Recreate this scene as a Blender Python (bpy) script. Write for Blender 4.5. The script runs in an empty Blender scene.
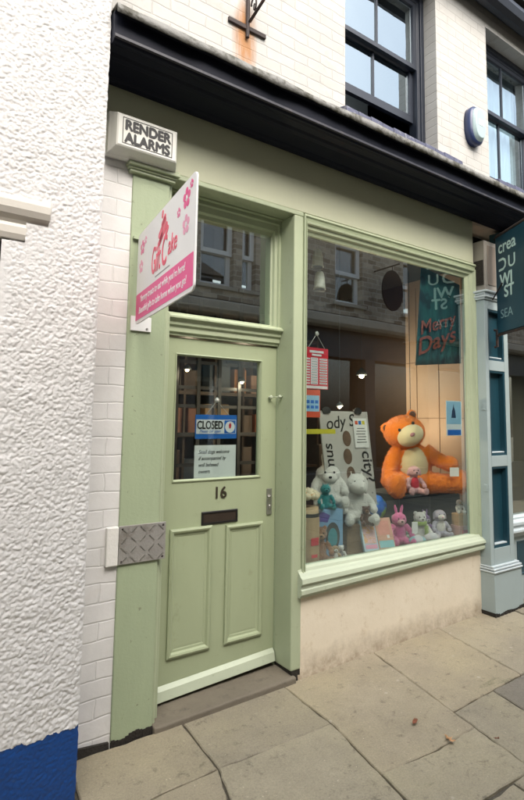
import bpy, bmesh, math, random
import numpy as np
from mathutils import Vector, Matrix
random.seed(7)
R = math.radians
sc = bpy.context.scene
COL = sc.collection

# ------------------------------------------------------------------ camera
cam = bpy.data.cameras.new('camera'); co = bpy.data.objects.new('camera', cam); COL.objects.link(co)
yaw, pitch, roll = 0.631, 0.101, 0.010
fw = Vector((math.sin(yaw)*math.cos(pitch), math.cos(yaw)*math.cos(pitch), math.sin(pitch)))
rt = Vector((math.cos(yaw), -math.sin(yaw), 0)); up = rt.cross(fw)
r2 = rt*math.cos(roll)+up*math.sin(roll); u2 = up*math.cos(roll)-rt*math.sin(roll)
m = Matrix((r2, u2, -fw)).transposed().to_4x4(); m.translation = (-1.051, -2.811, 1.471)
co.matrix_world = m
cam.sensor_fit = 'VERTICAL'; cam.sensor_height = 36; cam.sensor_width = 36
cam.lens = 535.73/800*36
cam.shift_x = (262-287.68)/800; cam.shift_y = (367.77-400)/800
cam.clip_start = .02; cam.clip_end = 500
sc.camera = co
# ------------------------------------------------------------------ world, sun, exposure
SUN_EL, SUN_AZ = 47, 188            # azimuth: direction the sun stands in, clockwise from +y
w = bpy.data.worlds.new('World'); sc.world = w; w.use_nodes = True
nt = w.node_tree; nt.nodes.clear()
sky = nt.nodes.new('ShaderNodeTexSky'); sky.sky_type = 'NISHITA'; sky.sun_disc = False
sky.sun_elevation = R(SUN_EL); sky.sun_rotation = R(SUN_AZ); sky.dust_density = 6; sky.air_density = 1.5
hs = nt.nodes.new('ShaderNodeHueSaturation'); hs.inputs['Saturation'].default_value = .58
bg = nt.nodes.new('ShaderNodeBackground'); bg.inputs['Strength'].default_value = .145
wo = nt.nodes.new('ShaderNodeOutputWorld')
nt.links.new(sky.outputs[0], hs.inputs['Color']); nt.links.new(hs.outputs[0], bg.inputs[0]); nt.links.new(bg.outputs[0], wo.inputs[0])
sun = bpy.data.lights.new('sun', 'SUN'); sun.energy = 1.7; sun.angle = R(70); sun.color = (1, .98, .95)
so = bpy.data.objects.new('sun', sun); COL.objects.link(so)
d = Vector((math.sin(R(SUN_AZ))*math.cos(R(SUN_EL)), math.cos(R(SUN_AZ))*math.cos(R(SUN_EL)), math.sin(R(SUN_EL))))
so.rotation_euler = d.to_track_quat('Z', 'Y').to_euler(); so.location = d*20
sc.view_settings.view_transform = 'Standard'; sc.view_settings.look = 'None'
sc.view_settings.gamma = 1; sc.view_settings.use_curve_mapping = False
sc.view_settings.exposure = 1.26

# ------------------------------------------------------------------ materials
def srgb(r, g, b):
    f = lambda c: (c/255/12.92 if c <= 10 else ((c/255+.055)/1.055)**2.4)
    return (f(r), f(g), f(b))
def N(t, typ, **kw):
    n = t.nodes.new(typ)
    for k, v in kw.items():
        if k in n.inputs: n.inputs[k].default_value = v
        else: setattr(n, k, v)
    return n
def new_mat(name):
    mt = bpy.data.materials.new(name); mt.use_nodes = True
    t = mt.node_tree; return mt, t, t.nodes['Principled BSDF'], t.nodes['Material Output']
def mixc(t, fac, a, b, mode='MIX'):
    n = t.nodes.new('ShaderNodeMix'); n.data_type = 'RGBA'; n.blend_type = mode
    for s, v in ((n.inputs[0], fac), (n.inputs[6], a), (n.inputs[7], b)):
        if hasattr(v, 'is_output'): t.links.new(v, s)
        else: s.default_value = v if isinstance(v, (int, float)) else (*v, 1)
    return n.outputs[2]
def ramp(t, src, p0, p1, c0=(0,0,0), c1=(1,1,1)):
    n = t.nodes.new('ShaderNodeValToRGB'); e = n.color_ramp.elements
    e[0].position = p0; e[1].position = p1; e[0].color = (*c0, 1); e[1].color = (*c1, 1)
    t.links.new(src, n.inputs[0]); return n.outputs[0]
def noise(t, scale, detail=5, rough=.6, vec=None, sc3=None):
    n = N(t, 'ShaderNodeTexNoise'); n.inputs['Scale'].default_value = scale
    n.inputs['Detail'].default_value = detail; n.inputs['Roughness'].default_value = rough
    if vec is None: vec = N(t, 'ShaderNodeTexCoord').outputs['Object']
    if sc3:
        mp = N(t, 'ShaderNodeMapping'); mp.inputs['Scale'].default_value = sc3
        t.links.new(vec, mp.inputs[0]); vec = mp.outputs[0]
    t.links.new(vec, n.inputs['Vector']); return n.outputs['Fac']
def bump(t, p, h, strength=.3, dist=.01):
    b = N(t, 'ShaderNodeBump'); b.inputs['Strength'].default_value = strength; b.inputs['Distance'].default_value = dist
    t.links.new(h, b.inputs['Height'])
    old = p.inputs['Normal']
    if old.is_linked: t.links.new(old.links[0].from_socket, b.inputs['Normal'])
    t.links.new(b.outputs[0], old)
def mat(name, col, rough=.5, var=.1, vs=7, bs=60, bst=.15, bd=.004, metal=0, stain=None, stain_t=(.6,.75), stain_sc=9, sheen=0, coat=0, stretch=None):
    mt, t, p, o = new_mat(name)
    lo = tuple(c*(1-var) for c in col); hi = tuple(min(1, c*(1+var*.7)) for c in col)
    c = mixc(t, noise(t, vs, 6, .65, sc3=stretch), lo, hi)
    if stain:
        f = ramp(t, noise(t, stain_sc, 8, .7), *stain_t)
        c = mixc(t, f, c, stain)
    t.links.new(c, p.inputs['Base Color'])
    p.inputs['Roughness'].default_value = rough; p.inputs['Metallic'].default_value = metal
    if coat: p.inputs['Coat Weight'].default_value = coat
    if sheen: p.inputs['Sheen Weight'].default_value = sheen; p.inputs['Sheen Roughness'].default_value = .4
    if bst: bump(t, p, noise(t, bs, 4, .6), bst, bd)
    return mt
def glass_mat(name, f0=.09, tint=(.93,.97,.95), refl=(1,1,1), wsc=1.7, wst=.02):
    # clear pane: both surfaces' reflection carried by the face turned to the viewer
    mt, t, p, o = new_mat(name); t.nodes.remove(p)
    tr = N(t, 'ShaderNodeBsdfTransparent', Color=(*tint, 1)); gl = N(t, 'ShaderNodeBsdfGlossy', Roughness=.006)
    gl.inputs['Color'].default_value = (*refl, 1); mx = N(t, 'ShaderNodeMixShader')
    b = N(t, 'ShaderNodeBump', Strength=wst, Distance=.02); t.links.new(noise(t, wsc, 1), b.inputs['Height'])
    t.links.new(b.outputs[0], gl.inputs['Normal'])
    def M(op, a, c):
        n = N(t, 'ShaderNodeMath', operation=op)
        for q, v in zip(n.inputs, (a, c)):
            if hasattr(v, 'is_output'): t.links.new(v, q)
            else: q.default_value = v
        return n.outputs[0]
    lw = N(t, 'ShaderNodeLayerWeight', Blend=.5); ge = N(t, 'ShaderNodeNewGeometry')
    f = M('ADD', M('MULTIPLY', M('POWER', lw.outputs['Facing'], 5.0), 1-f0), f0)
    f = M('MULTIPLY', f, M('SUBTRACT', 1.0, ge.outputs['Backfacing']))
    t.links.new(f, mx.inputs[0]); t.links.new(tr.outputs[0], mx.inputs[1]); t.links.new(gl.outputs[0], mx.inputs[2])
    t.links.new(mx.outputs[0], o.inputs[0]); return mt
def emit_mat(name, col, s):
    mt, t, p, o = new_mat(name); p.inputs['Base Color'].default_value = (*col, 1)
    p.inputs['Emission Color'].default_value = (*col, 1); p.inputs['Emission Strength'].default_value = s
    return mt
def brick_mat(name, c1, c2, cm, row=.085, bw=.225, mort=.008, rough=.75, bst=.5, bd=.006, distort=.004, stain=None, rust=False, tint=None, sm=.3, st=(.55,.75)):
    mt, t, p, o = new_mat(name)
    tc = N(t, 'ShaderNodeTexCoord').outputs['Object']
    nz = N(t, 'ShaderNodeTexNoise', Scale=6.0, Detail=4.0); t.links.new(tc, nz.inputs['Vector'])
    sub = N(t, 'ShaderNodeVectorMath', operation='SUBTRACT'); t.links.new(nz.outputs['Color'], sub.inputs[0]); sub.inputs[1].default_value = (.5,.5,.5)
    scl = N(t, 'ShaderNodeVectorMath', operation='SCALE'); t.links.new(sub.outputs[0], scl.inputs[0]); scl.inputs['Scale'].default_value = distort*4
    add = N(t, 'ShaderNodeVectorMath', operation='ADD'); t.links.new(tc, add.inputs[0]); t.links.new(scl.outputs[0], add.inputs[1])
    sp = N(t, 'ShaderNodeSeparateXYZ'); t.links.new(add.outputs[0], sp.inputs[0])
    cb = N(t, 'ShaderNodeCombineXYZ'); t.links.new(sp.outputs[0], cb.inputs[0]); t.links.new(sp.outputs[2], cb.inputs[1])
    b = N(t, 'ShaderNodeTexBrick'); b.inputs['Scale'].default_value = 1; b.inputs['Brick Width'].default_value = bw
    b.inputs['Row Height'].default_value = row; b.inputs['Mortar Size'].default_value = mort; b.inputs['Mortar Smooth'].default_value = sm
    b.inputs['Color1'].default_value = (*c1, 1); b.inputs['Color2'].default_value = (*c2, 1); b.inputs['Mortar'].default_value = (*cm, 1)
    t.links.new(cb.outputs[0], b.inputs['Vector'])
    c = mixc(t, 1.0, b.outputs['Color'], ramp(t, noise(t, 5, 8, .7), .3, .7, (.86,.86,.86), (1,1,1)), 'MULTIPLY')
    if stain: c = mixc(t, ramp(t, noise(t, 3.5, 9, .75), *st), c, stain)
    if rust:
        s2 = N(t, 'ShaderNodeSeparateXYZ'); t.links.new(tc, s2.inputs[0])
        def M(op, a, bb):
            n = N(t, 'ShaderNodeMath', operation=op)
            for s, v in zip(n.inputs, (a, bb)):
                if hasattr(v, 'is_output'): t.links.new(v, s)
                else: s.default_value = v
            return n.outputs[0]
        dx = M('DIVIDE', M('SUBTRACT', s2.outputs[0], .63), .125); dz = M('DIVIDE', M('SUBTRACT', s2.outputs[2], 3.95), .40)
        rr = M('ADD', M('MULTIPLY', dx, dx), M('MULTIPLY', dz, dz))
        k = M('MULTIPLY', M('SUBTRACT', 1.0, rr), M('ADD', noise(t, 9, 8, .75, sc3=(3,1,.45)), .15))
        c = mixc(t, ramp(t, k, .22, .62), c, (.33,.155,.055))
    t.links.new(c, p.inputs['Base Color']); p.inputs['Roughness'].default_value = rough
    inv = N(t, 'ShaderNodeMath', operation='SUBTRACT'); inv.inputs[0].default_value = 1; t.links.new(b.outputs['Fac'], inv.inputs[1])
    bump(t, p, inv.outputs[0], bst, bd); bump(t, p, noise(t, 38, 6, .65), bst*.5, bd*.7)
    return mt

G_BASE = (.375, .425, .285)
M_green = mat('pale_green_paint', G_BASE, .42, .09, 6, 90, .15, .003, stain=(.29,.32,.21), stain_t=(.6,.74), stain_sc=13, stretch=(2,1,.7))
M_green2 = mat('weathered_green_paint', (.325,.385,.25), .5, .12, 6, 60, .35, .004, stain=(.12,.115,.075), stain_t=(.635,.69), stain_sc=26, stretch=(3,1,.5))
M_door = mat('door_green_paint', (.325,.372,.235), .4, .09, 5, 110, .12, .002, stain=(.25,.28,.17), stain_t=(.6,.75), stain_sc=10, stretch=(2,1,.6))
M_sill = mat('worn_mint_paint', (.45,.50,.375), .4, .12, 9, 70, .15, .002, stain=(.32,.36,.24), stain_t=(.62,.72), stain_sc=22, stretch=(.3,1,1))
M_fascia = mat('fascia_cream_green', (.475,.49,.35), .55, .1, 3, 50, .1, .003)
M_rot = mat('rotten_wood', (.022,.018,.013), .9, .5, 30, 80, .8, .01)
M_white_brick = brick_mat('white_painted_brick', (.69,.68,.665), (.72,.71,.695), (.65,.64,.625), row=.092, bw=.31, mort=.006, bst=.38, bd=.006, rough=.55, distort=.007, stain=(.60,.57,.535), st=(.56,.75), sm=.8)
M_cream_brick = brick_mat('cream_painted_brick', (.42,.41,.385), (.46,.45,.425), (.375,.365,.34), row=.078, bw=.23, mort=.006, bst=.4, bd=.005, rough=.7, distort=.008, sm=.7, stain=(.345,.325,.29), st=(.56,.70), rust=True)
M_reveal = mat('painted_reveal', (.60,.585,.55), .7, .1, 6, 40, .3, .004)
M_rough = mat('white_roughcast', (.56,.555,.545), .7, .05, 3, 170, .45, .003, stain=(.47,.455,.43), stain_t=(.58,.75), stain_sc=5)
M_blue = mat('blue_masonry_paint', (.002,.046,.20), .45, .3, 8, 90, .4, .005, stain=(.03,.06,.13), stain_t=(.60,.72), stain_sc=14)
M_beige = mat('beige_window_mould', (.56,.535,.48), .55, .1, 6, 40, .2, .003)
M_navy = mat('navy_black_paint', (.005,.007,.016), .6, .3, 4, 40, .15, .004)
M_navy.node_tree.nodes['Principled BSDF'].inputs['Specular IOR Level'].default_value = .2
M_navy2 = mat('dusty_navy_paint', (.022,.022,.032), .5, .35, 5, 40, .2, .004, stain=(.07,.06,.06), stain_t=(.55,.75))
M_sash = mat('dark_sash_paint', (.015,.02,.032), .35, .3, 5, 40, .1, .003)
M_slate = mat('slate_blue_lead', (.06,.065,.115), .55, .4, 10, 40, .5, .008, stain=(.22,.23,.26), stain_t=(.55,.68))
M_lead = mat('old_lead_flashing', (.20,.20,.185), .6, .5, 8, 25, .6, .012, stain=(.045,.042,.026), stain_t=(.46,.58), stain_sc=9)
M_iron = mat('rusty_iron', (.035,.024,.022), .75, .5, 20, 60, .5, .006, stain=(.16,.06,.025), stain_t=(.58,.7))
M_greyblue = mat('grey_blue_paint', (.34,.41,.41), .45, .08, 5, 70, .12, .003, stain=(.22,.26,.26), stain_t=(.66,.8), stain_sc=10)
M_paleblue = mat('pale_blue_paint', (.52,.585,.60), .45, .06, 5, 70, .12, .003)
M_teal = mat('dark_teal_paint', (.012,.05,.07), .35, .2, 6, 70, .1, .003)
M_tealsign = mat('teal_sign_board', (.010,.055,.085), .45, .12, 3, 60, .05, .002)
M_mint_letter = mat('mint_lettering', (.55,.74,.70), .5, .03, 5, 50, 0)
M_dim_letter = mat('dim_mint_lettering', (.25,.40,.42), .5, .03, 5, 50, 0)
M_white_pl = mat('white_plastic', (.68,.68,.63), .4, .08, 6, 60, .06, .002, stain=(.5,.48,.42), stain_t=(.62,.8), stain_sc=14)
M_white = mat('white_paint', (.8,.8,.79), .45, .03, 6, 60, .03, .001)
M_black = mat('black_print', (.012,.012,.012), .5, .1, 6, 60, 0)
M_ink = mat('grey_print', (.2,.19,.19), .6, .1, 6, 60, 0)
M_pink = mat('pink_print', (.78,.075,.27), .4, .03, 6, 60, 0)
M_pinklogo = mat('rose_red_print', (.75,.06,.13), .4, .03, 6, 60, 0)
M_palepink = mat('pale_pink_print', (.80,.35,.50), .4, .05, 6, 60, 0)
M_red = mat('red_print', (.62,.025,.045), .4, .05, 6, 60, 0)
M_orangered = mat('orange_red_card', (.70,.10,.04), .5, .05, 6, 60, 0)
M_bluep = mat('blue_print', (.02,.16,.55), .4, .05, 6, 60, 0)
M_skyp = mat('pale_blue_print', (.35,.58,.75), .4, .15, 25, 60, 0)
M_yellow = mat('yellow_tape', (.65,.58,.05), .4, .05, 6, 60, 0)
M_chrome = mat('worn_steel', (.42,.41,.38), .38, .25, 30, 60, .1, .002, metal=.85)
M_cord = mat('clear_cord', (.5,.5,.48), .4, .1, 30, 60, 0)
M_glass = glass_mat('window_glass', .35, (.93,.97,.95), (.86,.96,1))
M_glass_up = glass_mat('upper_window_glass', .45, (.85,.95,1), (.78,.92,1.0), 3.2, .10)
M_far_glass = glass_mat('far_glass', .2)
M_dark = mat('dark_void', (.012,.011,.010), .9, .2, 5, 40, 0)
M_wood = mat('dark_shelf_wood', (.06,.035,.02), .55, .35, 9, 60, .1, .003, stretch=(.3,1,2))
M_inwall = mat('tan_interior_wall', (.16,.12,.085), .7, .08, 3, 60, .05, .002)
M_panel = mat('beige_display_panel', (.46,.33,.24), .5, .05, 2, 60, .03, .002)
M_carpet = mat('brown_hessian', (.23,.18,.125), .95, .25, 60, 300, .5, .004)
M_sticker = mat('sticker_white', (.72,.74,.76), .4, .03, 6, 60, 0)
M_rubber = mat('dark_box_card', (.055,.065,.07), .6, .15, 5, 60, .05, .002)

# riser: cream render with grime
def riser_mat():
    mt, t, p, o = new_mat('cream_render')
    c = mixc(t, noise(t, 4, 8, .7), (.66,.575,.44), (.75,.68,.55))
    c = mixc(t, ramp(t, noise(t, 11, 9, .75), .55, .72), c, (.56,.46,.32))
    c = mixc(t, ramp(t, noise(t, 26, 6, .7), .66, .72), c, (.30,.235,.16))
    # splash grime low on the render, with an irregular top edge
    s = N(t, 'ShaderNodeSeparateXYZ'); t.links.new(N(t, 'ShaderNodeTexCoord').outputs['Object'], s.inputs[0])
    mr = N(t, 'ShaderNodeMapRange'); mr.inputs['From Min'].default_value = .16; mr.inputs['From Max'].default_value = -.14
    t.links.new(s.outputs[2], mr.inputs['Value'])
    ml = N(t, 'ShaderNodeMath', operation='MULTIPLY'); t.links.new(mr.outputs[0], ml.inputs[0]); t.links.new(noise(t, 8, 9, .75), ml.inputs[1])
    c = mixc(t, ramp(t, ml.outputs[0], .2, .6), c, (.27,.21,.14))
    t.links.new(c, p.inputs['Base Color']); p.inputs['Roughness'].default_value = .75
    bump(t, p, noise(t, 14, 8, .65), .35, .008); bump(t, p, noise(t, 120, 3, .6), .2, .002)
    return mt
M_riser = riser_mat()
def stone_mat():
    mt, t, p, o = new_mat('york_stone')
    at = N(t, 'ShaderNodeAttribute'); at.attribute_name = 'tint'
    c = mixc(t, noise(t, 3.2, 9, .68), (.165,.147,.112), (.39,.35,.265))
    c = mixc(t, ramp(t, noise(t, 1.3, 6, .6), .45, .7), c, (.335,.30,.21))
    c = mixc(t, ramp(t, noise(t, 17, 8, .75), .56, .74), c, (.105,.09,.066))
    c = mixc(t, ramp(t, noise(t, 55, 3, .6), .70, .74), c, (.46,.42,.34))
    c = mixc(t, ramp(t, noise(t, 130, 4, .8), .35, .62), c, (.40,.365,.29), 'MIX') if False else mixc(t, 1.0, c, ramp(t, noise(t, 110, 6, .85), .32, .66, (.70,.69,.67), (1.16,1.15,1.12)), 'MULTIPLY')
    vo = N(t, 'ShaderNodeTexVoronoi'); vo.inputs['Scale'].default_value = 5.3; t.links.new(N(t, 'ShaderNodeTexCoord').outputs['Object'], vo.inputs['Vector'])
    c = mixc(t, ramp(t, vo.outputs['Distance'], .05, .075, (.6,.6,.6), (0,0,0)), c, (.40,.37,.31))
    c = mixc(t, ramp(t, noise(t, 2.2, 9, .8, sc3=(.5,1.6,1)), .60, .68), c, (.16,.155,.095))
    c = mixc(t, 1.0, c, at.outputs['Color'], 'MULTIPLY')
    t.links.new(c, p.inputs['Base Color']); p.inputs['Roughness'].default_value = .72
    bump(t, p, noise(t, 5, 10, .7), .8, .02); bump(t, p, noise(t, 60, 6, .65), .5, .004)
    return mt
M_stone = stone_mat()
M_grit = mat('dark_joint_grit', (.085,.075,.055), .95, .5, 40, 90, .8, .01)
M_step = mat('sandstone_step', (.15,.128,.095), .8, .35, 6, 30, .5, .01, stain=(.085,.072,.055), stain_t=(.55,.7))
M_opp = brick_mat('brown_stone_wall', (.66,.57,.44), (.25,.19,.13), (.60,.54,.45), row=.10, bw=.26, mort=.012, rough=.9, bst=.6, bd=.01, distort=.012, stain=(.13,.10,.08), st=(.5,.75))
M_ledge = mat('stone_ledge', (.46,.41,.33), .8, .3, 5, 30, .3, .008)
M_roof = mat('dark_roof_tiles', (.06,.05,.045), .8, .3, 5, 30, .5, .01)

# ------------------------------------------------------------------ mesh builder
def wloc(p):
    v = Vector((0,0,0))
    while p is not None: v += p.location; p = p.parent
    return v
class MB:
    def __init__(s): s.bm = bmesh.new()
    def box(s, x0, x1, y0, y1, z0, z1):
        v = [s.bm.verts.new(c) for c in ((x0,y0,z0),(x1,y0,z0),(x1,y1,z0),(x0,y1,z0),(x0,y0,z1),(x1,y0,z1),(x1,y1,z1),(x0,y1,z1))]
        for f in ((3,2,1,0),(4,5,6,7),(0,1,5,4),(1,2,6,5),(2,3,7,6),(3,0,4,7)): s.bm.faces.new([v[i] for i in f])
        return s
    def hexa(s, pts):                     # eight corners: bottom ring then top ring
        v = [s.bm.verts.new(c) for c in pts]
        for f in ((3,2,1,0),(4,5,6,7),(0,1,5,4),(1,2,6,5),(2,3,7,6),(3,0,4,7)): s.bm.faces.new([v[i] for i in f])
        return s
    def prism(s, prof, x0, x1, dz0=0, dz1=0):     # profile in (y,z) swept along x
        a = [s.bm.verts.new((x0,y,z+dz0)) for y,z in prof]; b = [s.bm.verts.new((x1,y,z+dz1)) for y,z in prof]
        n = len(prof)
        for i in range(n): s.bm.faces.new((a[i],a[(i+1)%n],b[(i+1)%n],b[i]))
        s.bm.faces.new(a[::-1]); s.bm.faces.new(b); return s
    def frame(s, x0, x1, z0, z1, prof, fac=(1,1,1,1)):   # mitred frame, prof = (inset, y)
        rings = []
        for t, y in prof:
            l, r, b, tp = (t*k for k in fac)
            rings.append([s.bm.verts.new(c) for c in ((x0+l,y,z0+b),(x1-r,y,z0+b),(x1-r,y,z1-tp),(x0+l,y,z1-tp))])
        for A, B in zip(rings, rings[1:]):
            for i in range(4): s.bm.faces.new((A[i],A[(i+1)%4],B[(i+1)%4],B[i]))
        return s
    def panel(s, x0, x1, z0, z1, prof):            # frame plus closing face
        s.frame(x0, x1, z0, z1, prof); s.bm.verts.ensure_lookup_table()
        s.bm.faces.new(s.bm.verts[-4:]); return s
    def tube(s, pts, r, seg=8):
        pts = [Vector(p) for p in pts]; rr = r if isinstance(r, (list, tuple)) else [r]*len(pts); rings = []
        for i, p in enumerate(pts):
            t = (pts[min(i+1,len(pts)-1)]-pts[max(i-1,0)]).normalized()
            a = t.orthogonal().normalized()
            if i and rings:
                a = (pa - t*pa.dot(t)).normalized()
            pa = a; b = t.cross(a)
            rings.append([s.bm.verts.new(p+(a*math.cos(2*math.pi*k/seg)+b*math.sin(2*math.pi*k/seg))*rr[i]) for k in range(seg)])
        for A, B in zip(rings, rings[1:]):
            for k in range(seg): s.bm.faces.new((A[k],A[(k+1)%seg],B[(k+1)%seg],B[k]))
        s.bm.faces.new(rings[0][::-1]); s.bm.faces.new(rings[-1]); return s
    def ell(s, c, r, rot=None, sub=3):
        mt = Matrix.Translation(c)
        if rot: mt = mt @ rot.to_4x4()
        mt = mt @ Matrix.Diagonal((*(r if isinstance(r,(list,tuple)) else (r,r,r)), 1))
        bmesh.ops.create_icosphere(s.bm, subdivisions=sub, radius=1, matrix=mt); return s
    def lathe(s, c, prof, seg=20):          # prof = (radius, z)
        rings = [[s.bm.verts.new((c[0]+r*math.cos(2*math.pi*k/seg), c[1]+r*math.sin(2*math.pi*k/seg), c[2]+z)) for k in range(seg)] for r, z in prof]
        for A, B in zip(rings, rings[1:]):
            for k in range(seg): s.bm.faces.new((A[k],A[(k+1)%seg],B[(k+1)%seg],B[k]))
        s.bm.faces.new(rings[0][::-1]); s.bm.faces.new(rings[-1]); return s
    def poly(s, pts, th, M):                # flat outline in local xy given thickness, placed by matrix M
        a = [s.bm.verts.new(M @ Vector((x,y,0))) for x,y in pts]; b = [s.bm.verts.new(M @ Vector((x,y,th))) for x,y in pts]; n = len(pts)
        for i in range(n): s.bm.faces.new((a[i],a[(i+1)%n],b[(i+1)%n],b[i]))
        s.bm.faces.new(a[::-1]); s.bm.faces.new(b); return s
    def build(s, name, mt, parent=None, loc=(0,0,0), bevel=0, smooth=False, seg=2, local=False, remesh=0):
        bmesh.ops.recalc_face_normals(s.bm, faces=s.bm.faces)
        off = Vector((0,0,0)) if local else (wloc(parent) if parent else Vector((0,0,0))) + Vector(loc)
        if off.length: bmesh.ops.translate(s.bm, vec=-off, verts=s.bm.verts)
        me = bpy.data.meshes.new(name); s.bm.to_mesh(me); s.bm.free()
        o = bpy.data.objects.new(name, me); COL.objects.link(o); o.location = loc
        if parent: o.parent = parent
        me.materials.append(mt)
        if smooth:
            for p in me.polygons: p.use_smooth = True
        if remesh:
            md = o.modifiers.new('remesh', 'REMESH'); md.mode = 'VOXEL'; md.voxel_size = remesh; md.use_smooth_shade = True
            ms = o.modifiers.new('smooth', 'SMOOTH'); ms.factor = .6; ms.iterations = 6
        if bevel:
            md = o.modifiers.new('bevel', 'BEVEL'); md.width = bevel; md.segments = seg; md.limit_method = 'ANGLE'; md.angle_limit = R(40)
            md.harden_normals = False
        return o
def tag(o, label, cat, group=None, kind=None):
    if label: o['label'] = label
    if cat: o['category'] = cat
    if group: o['group'] = group
    if kind: o['kind'] = kind
    return o
def thing(name, label, cat, loc=(0,0,0), rz=0, group=None):
    o = bpy.data.objects.new(name, None); COL.objects.link(o); o.location = loc; o.rotation_euler = (0,0,rz)
    o.empty_display_size = .1
    return tag(o, label, cat, group)
def copy_tree(o, parent=None):
    c = o.copy(); COL.objects.link(c)
    if parent: c.parent = parent
    for ch in list(o.children): copy_tree(ch, c)
    return c
_dg = None
def text(name, s, size, mt, parent, Mx, shear=0, align='LEFT', sx=1, off=0, ext=.0006, local=False, bold=0):
    cu = bpy.data.curves.new(name, 'FONT'); cu.body = s; cu.size = size; cu.shear = shear; cu.align_x = align
    cu.extrude = ext; cu.offset = off; cu.space_line = 1
    to = bpy.data.objects.new(name, cu); COL.objects.link(to)
    dg = bpy.context.evaluated_depsgraph_get()
    me = bpy.data.meshes.new_from_object(to.evaluated_get(dg))
    bpy.data.objects.remove(to)
    if bold:                                  # heavier strokes: copies of the glyphs shifted by a hair
        bm = bmesh.new(); bm.from_mesh(me); src = list(bm.verts)+list(bm.edges)+list(bm.faces)
        for k, (a, c) in enumerate(((1,0),(-1,0),(0,1),(0,-1))):
            r_ = bmesh.ops.duplicate(bm, geom=src)
            bmesh.ops.translate(bm, vec=(a*bold, c*bold, .00012*(k+1)), verts=[e for e in r_['geom'] if isinstance(e, bmesh.types.BMVert)])
        bm.to_mesh(me); bm.free()
    T = Mx @ Matrix.Diagonal((sx,1,1,1))
    if parent and not local: T = Matrix.Translation(-wloc(parent)) @ T
    me.transform(T); me.materials.clear(); me.materials.append(mt); me.name = name
    o = bpy.data.objects.new(name, me); COL.objects.link(o)
    if parent: o.parent = parent
    return o
def basis(o, x, y):
    x = Vector(x).normalized(); y = Vector(y).normalized(); z = x.cross(y)
    mm = Matrix((x, y, z)).transposed().to_4x4(); mm.translation = Vector(o); return mm
def FX(x, y, z): return basis((x,y,z), (1,0,0), (0,0,1))      # facing the street (-y)

# ------------------------------------------------------------------ vector value noise for modelled relief
def vnoise(x, y, s):
    x = np.asarray(x)/s; y = np.asarray(y)/s
    xi = np.floor(x).astype(np.int64); yi = np.floor(y).astype(np.int64); fx = x-xi; fy = y-yi
    fx = fx*fx*(3-2*fx); fy = fy*fy*(3-2*fy)
    def h(a, b):
        n = (a*374761393 + b*668265263) & 0x7fffffff
        n = ((n ^ (n >> 13))*1274126177) & 0x7fffffff
        return ((n ^ (n >> 16)) & 0xffff)/65535.0
    return (h(xi,yi)*(1-fx)+h(xi+1,yi)*fx)*(1-fy)+(h(xi,yi+1)*(1-fx)+h(xi+1,yi+1)*fx)*fy

# ================================================================== SETTING
def gz(x, y): return -.150 + .014*(min(max(x,-1.5),6)+.07) + .012*y
mb = MB()
gv = []
for i in range(-3, 8):
    pass
b = MB(); 
xs = [-60,-8,-4,-1.5,0,1.5,3,4.5,6,12,60]; ys = [-60,-12,-6,-3,-1.5,0,.35]
vv = {}
for x in xs:
    for y in ys: vv[x,y] = b.bm.verts.new((x, y, gz(x,max(y,-6))-.014))
for a in range(len(xs)-1):
    for c in range(len(ys)-1): b.bm.faces.new([vv[xs[a],ys[c]], vv[xs[a+1],ys[c]], vv[xs[a+1],ys[c+1]], vv[xs[a],ys[c+1]]])
tag(b.build('ground', M_grit), None, None, kind='structure')

# flagstones: traced joints near the shop, coursed slabs elsewhere
SL = [
 [(-.28,-.0),(.31,-.02),(.29,-.455),(-.30,-.46)],
 [(.31,-.02),(.985,-.02),(.965,-.485),(.29,-.455)],
 [(.985,-.0),(1.765,-.0),(1.565,-.96),(1.22,-.965),(.885,-.93),(.965,-.485)],
 [(1.765,-.0),(2.48,-.0),(2.31,-.785),(1.59,-.80)],
 [(2.48,-.0),(3.35,-.0),(3.22,-.77),(2.31,-.785)],
 [(3.35,-.0),(4.3,-.0),(4.25,-.77),(3.22,-.77)],
 [(4.3,0),(5.4,0),(5.3,-.77),(4.25,-.77)],
 [(-.30,-.46),(.29,-.455),(.185,-.80),(.15,-1.02),(-.32,-1.02)],
 [(.29,-.455),(.965,-.485),(.885,-.93),(.815,-1.30),(.12,-1.32),(.185,-.80)],
 [(.885,-.93),(1.22,-.965),(1.565,-.96),(1.49,-1.32),(.815,-1.30)],
 [(1.59,-.80),(1.985,-.79),(1.885,-1.33),(1.49,-1.32),(1.565,-.96)],
 [(1.985,-.79),(2.31,-.785),(2.75,-.775),(2.63,-1.31),(1.885,-1.33)],
 [(2.75,-.775),(3.6,-.77),(3.5,-1.30),(2.63,-1.31)],
 [(3.6,-.77),(5.3,-.77),(5.2,-1.3),(3.5,-1.3)],
 [(-.32,-1.02),(.15,-1.02),(.12,-1.32),(-.35,-1.32)],
 [(-1.4,-.3),(-.28,-.3),(-.32,-1.02),(-1.4,-1.02)], [(-1.4,-1.02),(-.32,-1.02),(-.35,-1.32),(-1.4,-1.32)],
 [(-2.6,-.3),(-1.4,-.3),(-1.4,-1.32),(-2.6,-1.32)], [(-4,-.3),(-2.6,-.3),(-2.6,-1.32),(-4,-1.32)],
 [(5.4,0),(6.8,0),(6.7,-1.3),(5.2,-1.3),(5.3,-.77)], [(6.8,0),(8.5,0),(8.4,-1.3),(6.7,-1.3)],
]
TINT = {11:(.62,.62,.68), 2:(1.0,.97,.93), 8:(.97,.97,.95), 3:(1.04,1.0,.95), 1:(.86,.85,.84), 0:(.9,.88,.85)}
yy = -1.32
rr = random.Random(3)
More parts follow.
